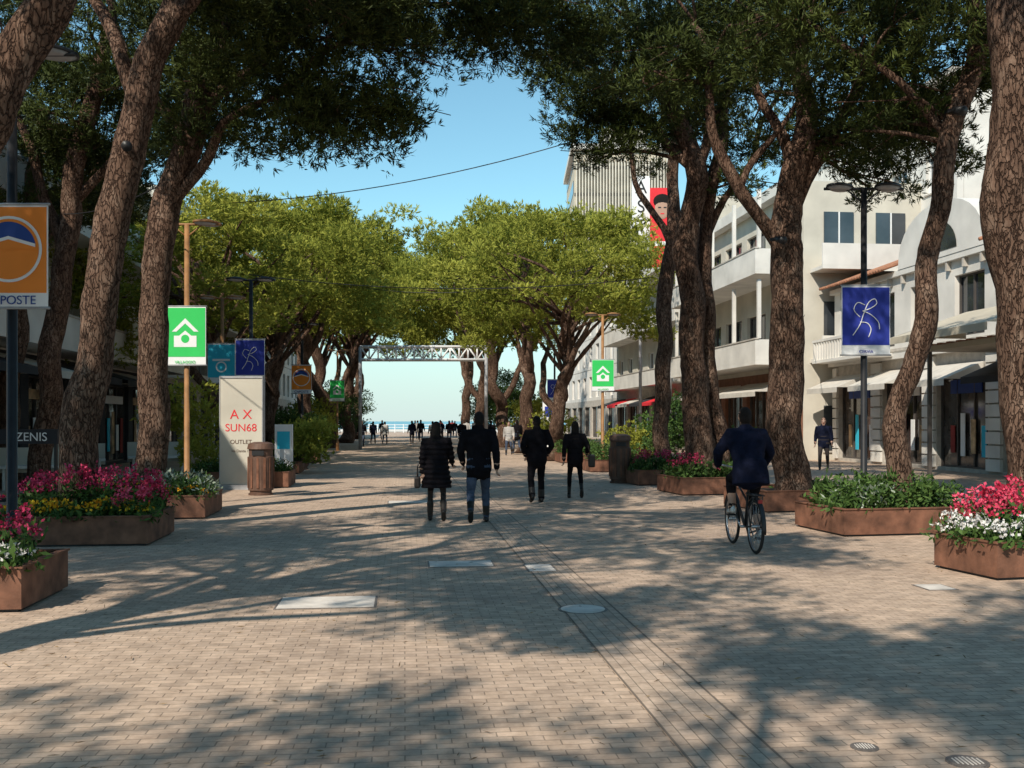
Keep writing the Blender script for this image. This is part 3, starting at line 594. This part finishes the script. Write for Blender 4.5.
def bin_(x,y,h=1.15):
    mb=MB(); prof=[(0,.27),(.04,.27),(.05,.24),(.10,.24),(.11,.275),(h*.72,.29),(h*.73,.26),(h*.86,.26),(h*.87,.30),(h*.97,.27),(h,.15)]
    mb.tube([(0,0,z) for z,_ in prof],[r for _,r in prof],'bin',seg=24,smooth=False)
    for k in range(12):
        th=k*math.pi/6; mb.box((math.cos(th)*.288,math.sin(th)*.288,h*.42),(.012,.05,h*.56),'corten',th)
    mb.box((0,-.262,h*.795),(.26,.02,.11),'black'); mb.build('litter_bin',loc=(x,y,0))
bin_(-5.6,22.3,1.18); bin_(2.87,26.6,1.3); bin_(-7.2,34,1.1)
# ------------------------------------------------------------ lamp posts with banners
def text(body,size,m,parent,loc,align='CENTER'):
    cu=bpy.data.curves.new('lettering','FONT'); cu.body=body; cu.size=size; cu.align_x=align; cu.extrude=.002
    cu.materials.append(M[m]); o=bpy.data.objects.new('lettering',cu); COL.objects.link(o); o.parent=parent
    o.location=loc; o.rotation_euler=(math.pi/2,0,0); return o
def disc(mb,cx,cz,y,r,m,seg=28,a0=0,a1=2*math.pi):
    vs=[(cx,y,cz)]+[(cx+r*math.cos(a0+(a1-a0)*k/seg),y,cz+r*math.sin(a0+(a1-a0)*k/seg)) for k in range(seg+1)]
    mb.add(vs,[(0,k,k+1) for k in range(1,seg+1)],m)
def ringarc(mb,cx,cz,y,r0,r1,m,a0,a1,seg=24):
    vs=[]
    for k in range(seg+1):
        a=a0+(a1-a0)*k/seg; vs+=[(cx+r0*math.cos(a),y,cz+r0*math.sin(a)),(cx+r1*math.cos(a),y,cz+r1*math.sin(a))]
    mb.add(vs,[(2*k,2*k+1,2*k+3,2*k+2) for k in range(seg)],m)
def lamp(x,y,kind,post='black',rz=0,z0=2.75,z1=3.87,w=.8,off=0,top=5.5):
    e=empty('street_lamp_with_banner',(x,y,0),rz); mb=MB()
    mb.tube([(0,0,0),(0,0,.5),(0,0,.52),(0,0,top)],[.085,.085,.055,.05],post,seg=14)
    mb.build('post',e)
    mb=MB()
    mb.tube([(-.66,0,top),(.66,0,top)],.025,post,seg=8)
    for s in(-1,1):
        mb.tube([(s*.40,0,top+.012),(s*.40,0,top+.05),(s*.40,0,top+.09)],[.30,.29,.12],post,seg=20,ry=[.20,.19,.08]); mb.tube([(s*.40,0,top-.02),(s*.40,0,top+.01)],[.2,.27],'grey',seg=18,ry=[.13,.18])
        mb.tube([(0,0,top-.25),(s*.3,0,top)],.014,post,seg=6)
    mb.build('lamp_heads',e)
    mb=MB(); cz=(z0+z1)/2; H=z1-z0
    mb.box((off,-.09,cz),(w,.012,H),'b_white'); col={'orange':'b_orange','green':'b_green','blue':'b_blue','cyan':'b_cyan'}[kind]
    mb.box((off,-.098,cz+.06*H),(w*.97,.008,H*.85),col)
    for zz in(z0-.015,z1+.015): mb.tube([(off-w/2-.02,-.09,zz),(off+w/2+.02,-.09,zz)],.014,'grey',seg=8)
    for zz in(z0+.1,z1-.1): mb.box((0,-.06,zz),(.05,.06,.03),'grey')
    yy=-.106
    if kind=='orange':
        c2=cz+.07
        disc(mb,off,c2,yy,.345,'b_white',44); disc(mb,off,c2,yy-.003,.315,'b_orange',44)
        disc(mb,off,c2,yy-.006,.285,'b_navy',30,math.radians(8),math.radians(172))
        mb.add([(off-.30,yy-.009,c2),(off+.30,yy-.009,c2),(off+.28,yy-.009,c2+.05),(off,yy-.009,c2+.12),(off-.28,yy-.009,c2+.05)],[(0,1,2,3,4)],'b_orange')
        mb.add([(off-.28,yy-.012,c2+.02),(off,yy-.012,c2+.10),(off+.28,yy-.012,c2+.02),(off+.28,yy-.012,c2+.055),(off,yy-.012,c2+.135),(off-.28,yy-.012,c2+.055)],[(0,1,4,5),(1,2,3,4)],'b_white')
    elif kind=='green':
        mb.add([(off-.26,yy,cz+.08),(off,yy,cz+.34),(off+.26,yy,cz+.08),(off+.17,yy,cz+.08),(off,yy,cz+.24),(off-.17,yy,cz+.08)],[(0,1,4,5),(1,2,3,4)],'b_white')
        mb.add([(off-.22,yy,cz-.22),(off-.22,yy,cz+.0),(off-.12,yy,cz+.0),(off,yy,cz+.1),(off+.12,yy,cz+.0),(off+.22,yy,cz),(off+.22,yy,cz-.22)],[(0,1,2,3,4,5,6)],'b_white')
        disc(mb,off,cz-.06,yy-.003,.08,'b_green',20)
    elif kind=='blue':
        for pts in [[(-.22,-.3),(-.1,-.12),(-.04,.06),(.04,.24),(.14,.3),(.17,.22),(.06,.14),(-.06,.1)],[(-.05,.1),(.08,.04),(.2,-.08),(.22,-.2)],[(-.1,-.08),(.02,-.1),(.08,-.2),(.04,-.33)],[(-.02,.2),(-.14,.24),(-.2,.12),(-.1,.0)]]:
            p,_=wobble_path([(off+a,yy-.004,cz+.05+b) for a,b in pts],[1]*len(pts),5,0,0); mb.tube(p,.008,'b_white',seg=5)
    elif kind=='cyan':
        mb.box((off,yy,cz+.1),(.5,.006,.06),'b_white'); ringarc(mb,off,cz-.1,yy,.12,.16,'b_white',0,math.pi*2)
    mb.build('banner',e)
    if kind=='orange': text('CNPOSTE',.13,'b_navy',e,(off,-.11,z0+.022))
    if kind=='green': text('VILLAGGIO',.08,'b_green',e,(off,-.11,z0+.02))
    if kind=='blue': text('CERVIA',.07,'b_blue',e,(off,-.11,z0+.02))
    return e
lamp(-5.25,10.5,'orange','black',0,z0=2.84,z1=3.89,off=.02)
lamp(-6.37,19.6,'green','ochrepost')
lamp(5.84,16.6,'blue','black')
lamp(-7.15,27.4,'blue','black'); lamp(-8.4,29,'cyan','ochrepost',top=5.2)
lamp(-8.4,40,'orange','black'); lamp(3.3,36.4,'green','ochrepost'); lamp(2.3,54,'blue','black'); lamp(-9.6,55,'green','ochrepost')
e=empty('advertising_totem',(-6.5,24.1,0),0); mb=MB(); mb.box((0,0,1.4),(1.0,.22,2.55),'offwhite'); mb.box((0,0,.06),(1.06,.3,.12),'grey'); mb.box((0,0,2.7),(1.04,.26,.05),'grey')
for s in(-1,1): mb.box((s*.51,0,1.4),(.02,.24,2.55),'grey')
mb.build('panel',e); text('A X',.32,'b_red',e,(0,-.115,1.7)); text('SUN68',.26,'b_red',e,(0,-.115,1.4)); text('OUTLET',.14,'bin',e,(0,-.115,1.1)); text('via Dante 12',.09,'bin',e,(0,-.115,.9))
e=empty('shop_totem',(-6.5,28.5,0)); mb=MB(); mb.box((0,0,.8),(.5,.1,1.5),'b_white'); mb.box((0,0,.03),(.6,.3,.05),'grey'); mb.box((0,-.055,1.1),(.36,.01,.5),'b_cyan'); mb.build('panel',e)
e=empty('shop_totem',(2.0,49,0)); mb=MB(); mb.box((0,0,1.4),(1.0,.15,2.4),'b_white'); mb.box((0,0,.1),(1.1,.3,.2),'grey'); mb.box((0,-.08,2.1),(.8,.02,.5),'b_blue'); mb.build('panel',e)
# ------------------------------------------------------------ buildings
def facade(mb,F,u0,u1,v,z0,z1,n,ow,sill,head,wall,glass='glass',frame='frame',mull=1,th=.28):
    w=(u1-u0)/n; zs,zh=z0+sill,z0+head
    if sill>0.01: mb.fbox(F,u0,u1,v,v+th,z0,zs,wall)
    mb.fbox(F,u0,u1,v,v+th,zh,z1,wall)
    for i in range(n):
        c=u0+w*(i+.5); a,b=c-ow/2,c+ow/2
        mb.fbox(F,u0+w*i,a,v,v+th,zs,zh,wall); mb.fbox(F,b,u0+w*(i+1),v,v+th,zs,zh,wall)
        mb.fbox(F,a,b,v+th-.06,v+th-.03,zs,zh,glass)
        f=.06
        mb.fbox(F,a,b,v+th-.12,v+th-.062,zs,zs+f,frame); mb.fbox(F,a,b,v+th-.12,v+th-.062,zh-f,zh,frame)
        for k in range(mull+2):
            uu=a+(b-a-f)*k/(mull+1); mb.fbox(F,uu,uu+f,v+th-.12,v+th-.062,zs+f,zh-f,frame)
        if sill>.3: mb.fbox(F,a-.08,b+.08,v-.06,v-.002,zs-.07,zs-.005,'stone')
def awning(mb,F,u0,u1,v,z,out,drop,m):
    P,a,b=F
    q=lambda u,vv,zz:P+a*u+b*vv+Vector((0,0,zz))
    vs=[q(u0,v,z),q(u1,v,z),q(u1,v-out,z-drop),q(u0,v-out,z-drop),q(u1,v-out,z-drop-.2),q(u0,v-out,z-drop-.2)]
    mb.add(vs,[(0,1,2,3),(3,2,4,5)],m); mb.add([q(u0,v,z),q(u0,v-out,z-drop),q(u0,v,z-drop)],[(0,1,2)],m); mb.add([q(u1,v,z),q(u1,v-out,z-drop),q(u1,v,z-drop)],[(0,1,2)],m)
def balcony(mb,F,u0,u1,v,z,out,m,par=.95,solid=True):
    mb.fbox(F,u0,u1,v-out,v-.003,z,z+.18,m)
    if solid:
        mb.fbox(F,u0,u1,v-out,v-out+.12,z+.182,z+par,m); mb.fbox(F,u0,u0+.12,v-out+.122,v-.003,z+.182,z+par,m); mb.fbox(F,u1-.12,u1,v-out+.122,v-.003,z+.182,z+par,m)
        mb.fbox(F,u0-.03,u1+.03,v-out-.03,v-out+.15,z+par+.002,z+par+.06,'stone')
    else:
        mb.fbox(F,u0,u1,v-out,v-out+.04,z+par,z+par+.04,'frame')
        k=int((u1-u0)/.16)
        for i in range(k): mb.fbox(F,u0+i*.16,u0+i*.16+.02,v-out+.01,v-out+.03,z+.182,z+par-.002,'frame')
def frame_at(x,y,side): return (Vector((x,y,0)),A,B*side)
mb=MB(); Fr=frame_at(14.7,31,1)
def body(F,u0,u1,z1,m,v0=.3,dp=10): mb.fbox(F,u0+.01,u1-.01,v0,dp,0,z1,m)
body(Fr,-12,11,6.9,'white')
facade(mb,Fr,-12,11,0,0,3.9,6,3.0,.12,3.1,'stone','shopglass','frame',2)
facade(mb,Fr,-12,11,.0,4.1,6.9,8,1.7,.3,2.3,'white','glass','frame',1)
mb.fbox(Fr,-12.1,11.1,-.25,.25,3.902,4.098,'white'); mb.fbox(Fr,-12.1,11.1,-.18,.3,6.902,7.1,'white')
for k in range(23): mb.fbox(Fr,-12+k,-11.9+k,-.16,-.003,6.6,6.9,'stone')
mb.fbox(Fr,-12,11,-.05,-.003,4.2,4.3,'stone')
for i in range(7):
    u=-12+23/6*i
    for k in range(9): mb.fbox(Fr,max(-12,u-.38),min(11,u+.38),-.10,-.002,.1+k*.42,.1+k*.42+.37,'white')
for i in range(6):
    u=-12+23/6*(i+.5)
    awning(mb,Fr,u-1.45,u+1.45,-.11,3.5,1.3,.55,'awning' if i!=2 else 'awningd')
    mb.fbox(Fr,u-.9,u+.9,.16,.2,2.55,3.0,'b_navy' if i%2 else 'b_white')
    for j in range(4): mb.fbox(Fr,u-1.2+j*.6,u-.95+j*.6,.13,.155,.5+.1*(j%2),1.5+.2*(j%3),('warm','b_white','redcloth','b_cyan')[(i+j)%4])
for u0,u1 in((-8.5,-3.5),(5.5,10.5)):
    mb.fbox(Fr,u0,u1,-1.2,-.255,4.0,4.12,'white'); mb.fbox(Fr,u0,u1,-1.2,-1.08,4.85,4.95,'white')
    for k in range(int((u1-u0)/.25)): mb.fbox(Fr,u0+k*.25+.08,u0+k*.25+.17,-1.18,-1.1,4.122,4.848,'white')
P,a,b=Fr
q=lambda u,v,z:P+a*u+b*v+Vector((0,0,z))
for (ua,ub) in((-12.4,-.5),(5.5,11.3)):
    mb.add([q(ua,-.6,7.12),q(ub,-.6,7.12),q(ub,4.5,9.0),q(ua,4.5,9.0),q(ua,10,7.12),q(ub,10,7.12)],[(0,1,2,3),(3,2,5,4)],'tile')
    mb.add([q(ua,-.6,7.11),q(ua,4.5,8.99),q(ua,10,7.11)],[(0,1,2)],'white')
    for k in range(int((ub-ua)/.22)):
        mb.tube([q(ua+.1+k*.22,-.62,7.16),q(ua+.1+k*.22,4.5,9.04)],.06,'tile',seg=6)
seg=16; vs=[];c=2.5
for k in range(seg+1):
    th=math.pi*k/seg; uu=c+2.7*math.cos(th); zz=7.1+1.9*math.sin(th)**.8; vs+=[q(uu,-.2,zz),q(uu,.6,zz),q(uu,-.2,7.1),q(uu,.6,7.1)]
fs=[]
for k in range(seg): o=4*k; fs+=[(o,o+4,o+5,o+1),(o,o+2,o+6,o+4),(o+1,o+5,o+7,o+3)]
mb.add(vs,fs,'white')
vs=[]
for k in range(seg+1):
    th=math.pi*k/seg; vs+=[q(c+1.2*math.cos(th),-.22,7.3+1.0*math.sin(th))]
mb.add(vs,[tuple(range(seg+1))],'glass')
mb.build('white_shop_building')
mb=MB()
mb.fbox(Fr,-6,-1.0,-2.6,-.3,3.7,3.85,'beige')
for k in range(10): mb.fbox(Fr,-6+k*.5,-5.8+k*.5,-2.62,-.3,3.86,3.9,'tile')
awning(mb,Fr,-6,-1.0,-1.25,4.9,2.4,.8,'beige')
for u in(-5.9,-1.1): mb.fbox(Fr,u-.05,u+.05,-2.5,-2.4,0,3.7,'frame')
mb.build('shop_canopy')
mb=MB(); Fb=frame_at(12.0,42.2,1); body(Fb,0,13,11.8,'offwhite')
facade(mb,Fb,0,13,0,0,3.8,4,2.6,.1,3.1,'brickred','shopglass','frame',2)
for z in(3.8,7.6): facade(mb,Fb,0,13,0,z,z+3.8,4,2.5,.2,2.8,'offwhite','glass','frame',1)
mb.fbox(Fb,-.2,13.2,-.5,.3,11.4,11.9,'white')
for z in(4.0,7.8): balcony(mb,Fb,-.3,13.1,0,z,1.9,'white',1.05)
for z in(4.0,7.8):
    for k in range(5): mb.fbox(Fb,k*3.2-.05,k*3.2+.1,-1.7,-1.55,z+1.12,z+3.6,'white')
for z in(.4,4.8,8.6):
    for v in(1.2,3.5): mb.fbox(Fb,-.05,.005,v,v+1.3,z,z+1.9,'glass'); mb.fbox(Fb,-.07,-.052,v-.07,v+1.37,z-.08,z-.02,'stone'); mb.fbox(Fb,-.08,-.052,v+.62,v+.68,z,z+1.9,'wframe')
for z in(4.2,8.0): mb.fbox(Fb,-1.3,0,.6,5.4,z-.1,z+.05,'white'); mb.fbox(Fb,-1.3,-1.2,.6,5.4,z+.052,z+.95,'white')
awning(mb,Fb,.5,6,-.02,3.4,1.6,.5,'awning'); awning(mb,Fb,7,12,-.02,3.4,1.6,.5,'awning')
mb.build('balcony_building')
mb=MB(); Fw=frame_at(17.8,40,1); body(Fw,0,16,15.5,'white',.3,12)
for z in(4,7.2,10.4): facade(mb,Fw,0,16,0,z,z+3.2,5,1.6,.8,2.4,'white','glass','wframe',1)
mb.fbox(Fw,0,16,0,.28,13.6,15.5,'white'); mb.fbox(Fw,-.3,16.2,-.4,12,15.502,15.75,'stone')
for z in(7.4,10.6): 
    for v in(2,5.5,9): mb.fbox(Fw,-.06,.005,v,v+1.4,z+.4,z+2,'glass')
    mb.fbox(Fw,-1.4,0,1.4,7.5,z-.1,z+.06,'white'); mb.fbox(Fw,-1.4,-1.3,1.4,7.5,z+.062,z+.95,'white')
mb.build('white_apartment_block')
mb=MB(); Fc=frame_at(10.6,57,1); body(Fc,0,22,14.5,'offwhite')
facade(mb,Fc,0,22,0,0,3.8,6,2.8,.1,3.0,'stone','shopglass','frame',2)
for z in(3.8,7.3,10.8): facade(mb,Fc,0,22,0,z,z+3.5,7,1.6,.3,2.5,'offwhite','glass','wframe',1); balcony(mb,Fc,.3,21.5,0,z+.1,1.3,'white',.95)
for k in range(6): awning(mb,Fc,k*3.66+.4,k*3.66+3.3,-.01,3.3,1.6,.5,('awning','b_red','awningd')[k%3])
mb.build('balcony_building')
mb=MB(); hx0,hx1,hy=7.0,18.5,112
mb.box(((hx0+hx1)/2,hy+8,16),(hx1-hx0,16,31.9),'beige')
for k in range(34):
    mb.box((hx0+.2+k*(hx1-hx0-.4)/33,hy-.25,19),(.14,.4,24),'offwhite')
for z in range(6,32,3): mb.box(((hx0+hx1)/2,hy-.03,z),(hx1-hx0,.06,.35),'frame'); mb.box((hx0-.03,hy+8,z+1.2),(.05,13,1.4),'glass')
mb.box(((hx0+hx1)/2,hy+8,32.3),(hx1-hx0+.8,17,.6),'white'); mb.box((hx0+6,hy+6,34),(5,5,3),'offwhite')
mb.build('hotel_tower')
e=empty('hotel_sign',(7.25,56.2,13.7)); mb=MB(); mb.box((0,.1,0),(1.0,.2,3.4),'b_white'); mb.tube([(.0,.3,-13.7),(.0,.3,1.8)],.09,'grey',seg=10); mb.build('board',e)
for i,ch in enumerate('AST'): text(ch,1.0,'black',e,(0,-.02,.75-i*1.08))
e=empty('red_advertising_banner',(8.35,55.6,12.4)); mb=MB(); mb.box((0,0,0),(1.35,.05,4.4),'b_red'); mb.tube([(.5,.12,-12.4),(.5,.12,2.3)],.06,'grey',seg=10)
mb.ell((0,-.03,1.05),(.42,.03,.6),'skin'); mb.ell((0,-.025,1.45),(.5,.03,.42),'hair'); mb.box((-.15,-.06,1.1),(.16,.01,.07),'black'); mb.box((.15,-.06,1.1),(.16,.01,.07),'black'); mb.box((0,-.06,.76),(.2,.01,.06),'b_red')
mb.box((0,-.03,-.9),(.9,.01,.25),'b_white')
mb.build('panel',e)
mb=MB(); Fl=frame_at(-11-.107*14,14,-1); body(Fl,0,30,10.6,'white')
facade(mb,Fl,0,30,0,0,3.6,8,3.1,.1,3.0,'awningd','shopglass','frame',2)
for z in(3.6,7.1): facade(mb,Fl,0,30,0,z,z+3.5,9,1.8,.3,2.6,'white','glass','wframe',1); balcony(mb,Fl,.3,29.7,0,z+.05,1.5,'white',.95)
for k in range(8): awning(mb,Fl,k*3.75+.3,k*3.75+3.4,-.01,3.5,1.8,.5,'awningd' if k%3 else 'awning')
for k in range(8):
    mb.fbox(Fl,k*3.75+.6,k*3.75+3.1,.125,.155,2.3,2.6,('b_white','warm','b_red')[k%3])
    for j in range(5): mb.fbox(Fl,k*3.75+.5+j*.58,k*3.75+.8+j*.58,.13,.155,.4+.1*(j%2),1.5+.25*(j%3),('warm','b_white','redcloth','b_cyan')[(k+j)%4])
mb.fbox(Fl,-.2,30.2,-.4,11,10.602,10.9,'stone')
mb.build('white_shop_building')
e=empty('shop_sign',(-9.95,20.5,0),0); mb=MB(); mb.box((0,0,1.33),(1.3,.1,.30),'awningd')
for s in(-.6,.6): mb.box((s,0,.59),(.05,.07,1.18),'black')
mb.box((0,0,.03),(1.3,.3,.05),'black')
mb.build('board',e); text('ZENIS',.25,'b_white',e,(.12,-.055,1.24))
mb=MB(); Fl2=frame_at(-11-.107*46,46,-1); body(Fl2,0,26,12.5,'offwhite')
facade(mb,Fl2,0,26,0,0,3.6,7,2.9,.1,3.0,'stone','shopglass','frame',2)
for z in(3.6,6.6,9.6): facade(mb,Fl2,0,26,0,z,z+2.95,8,1.6,.3,2.3,'offwhite','glass','wframe',1); balcony(mb,Fl2,.3,25.5,0,z+.05,1.3,'white',.95,False)
mb.build('balcony_building')
for (s,u,c) in((-1,76,'white'),(1,82,'white')):
    mb=MB(); Fx=frame_at((-11 if s<0 else 18.0)-.107*u,u,s); body(Fx,0,30,13,c)
    facade(mb,Fx,0,30,0,0,3.6,8,2.9,.1,3.0,'stone','shopglass','frame',2)
    for z in(3.6,6.6,9.6): facade(mb,Fx,0,30,0,z,z+2.95,9,1.6,.3,2.3,c,'glass','wframe',1)
    mb.build('apartment_building')
for (x,y) in((-11.4,24),(-12.3,28),(-10.8,30.5)):
    mb=MB(); mb.box((0,0,.55),(1.7,.5,.06),'white')
    for s in(-.7,.7): mb.box((s,0,.26),(.06,.4,.52),'white')
    mb.box((0,.35,.45),(1.7,.4,.08),'offwhite'); mb.box((0,.55,.75),(1.7,.06,.5),'offwhite')
    for s in(-.75,.75): mb.box((s,.4,.2),(.06,.3,.4),'frame')
    mb.build('terrace_bench_table',loc=(x,y,0),rz=.4)
mb=MB()
def truss(p,q_,h=.6,n=12):
    p=Vector(p);q_=Vector(q_); z=Vector((0,0,h))
    for k in(0,1):
        o=Vector((0,.5*k,0)); mb.tube([p+o,q_+o],.08,'b_white',seg=6); mb.tube([p+z+o,q_+z+o],.08,'b_white',seg=6)
    for i in range(n):
        a_=p.lerp(q_,i/n); b_=p.lerp(q_,(i+1)/n)
        mb.tube([a_,b_+z] if i%2 else [a_+z,b_],.05,'b_white',seg=5); mb.tube([a_,a_+z],.05,'b_white',seg=5)
truss((-8.8,58,5.2),(-1.5,58,5.2),.75,14)
for x in(-8.8,-1.5): mb.tube([(x,58,0),(x,58,5.9)],.10,'grey',seg=8)
mb.build('truss_gantry')
mb=MB()
for x in np.arange(-32,2,1.2): mb.box((x,140,.6),(.10,.06,1.2),'b_white')
for z in(.35,.75,1.1): mb.box((-15,140.04,z),(34,.05,.08),'b_white')
mb.build('beach_fence')
def cable(p,q_,sag,r=.012):
    p=Vector(p);q_=Vector(q_); mb=MB(); pts=[p.lerp(q_,i/20)-Vector((0,0,sag*4*(i/20)*(1-i/20))) for i in range(21)]
    mb.tube(pts,r,'black',seg=5); mb.build('overhead_cable')
cable((-7.0,25,7.1),(4.1,23,9.0),.45,.012); cable((-8.3,40,7.5),(3.3,38,7.6),.9,.012); cable((-5.8,17.5,6.0),(-9.9,22,6.2),.2); cable((-7.1,27,5.6),(3.9,27.5,5.6),.35); cable((5.2,18.5,4.5),(12,41,6),.4)
def spot(x,y,z,rz):
    e=empty('tree_spotlight',(x,y,z),rz); mb=MB(); mb.tube([(0,-.02,0),(0,-.22,-.06)],[.05,.075],'black',seg=14); mb.box((0,.04,.0),(.1,.12,.05),'black'); mb.tube([(0,-.222,-.06),(0,-.23,-.063)],.065,'black',seg=14); mb.build('housing',e)
spot(4.78,18.15,4.95,.5); spot(-5.4,14.0,5.5,.4); spot(6.6,15.0,6.3,0.4)
# ------------------------------------------------------------ world, sun, camera
W=bpy.data.worlds.new('World'); S.world=W; W.use_nodes=True; nt=W.node_tree
sk=nt.nodes.new('ShaderNodeTexSky'); sk.sky_type='NISHITA'; sk.sun_disc=False
EL=math.radians(42); sd=Vector((.50,.87,0)).normalized()
sk.sun_elevation=EL; src=-sd; sk.sun_rotation=math.atan2(src.x,src.y)
sk.air_density=1.0; sk.dust_density=.0; sk.ozone_density=1.8
tcw=nt.nodes.new('ShaderNodeTexCoord'); sep=nt.nodes.new('ShaderNodeSeparateXYZ'); nt.links.new(tcw.outputs['Generated'],sep.inputs[0])
hz=nt.nodes.new('ShaderNodeMapRange'); hz.inputs['From Min'].default_value=-.02; hz.inputs['From Max'].default_value=.22; hz.inputs['To Min'].default_value=.92; hz.inputs['To Max'].default_value=0; hz.interpolation_type='SMOOTHSTEP'
nt.links.new(sep.outputs['Z'],hz.inputs['Value'])
tint=nt.nodes.new('ShaderNodeMixRGB'); tint.blend_type='MULTIPLY'; tint.inputs[0].default_value=1; tint.inputs[2].default_value=(1.0,1.32,1.15,1)
nt.links.new(sk.outputs[0],tint.inputs[1])
mxw=nt.nodes.new('ShaderNodeMixRGB'); mxw.inputs[2].default_value=(4.0,5.0,5.3,1)
nt.links.new(hz.outputs[0],mxw.inputs[0]); nt.links.new(tint.outputs[0],mxw.inputs[1])
bgn=nt.nodes['Background']; bgn.inputs['Strength'].default_value=.145; nt.links.new(mxw.outputs[0],bgn.inputs['Color'])
sl=bpy.data.lights.new('sun','SUN'); sl.energy=5.0; sl.angle=math.radians(.5); sl.color=(1,.92,.79)
so=bpy.data.objects.new('sun',sl); COL.objects.link(so); dv=Vector((sd.x*math.cos(EL),sd.y*math.cos(EL),-math.sin(EL)))
so.rotation_euler=dv.to_track_quat('-Z','Y').to_euler()
cam=bpy.data.cameras.new('camera'); co=bpy.data.objects.new('camera',cam); COL.objects.link(co); co.location=(0,0,1.65); co.rotation_euler=(math.pi/2,0,0)
cam.sensor_width=36; cam.lens=35.16; cam.shift_y=.036; cam.clip_end=5000; cam.clip_start=.1
S.camera=co
S.view_settings.view_transform='Standard'; S.view_settings.look='None'; S.view_settings.exposure=0; S.view_settings.gamma=1
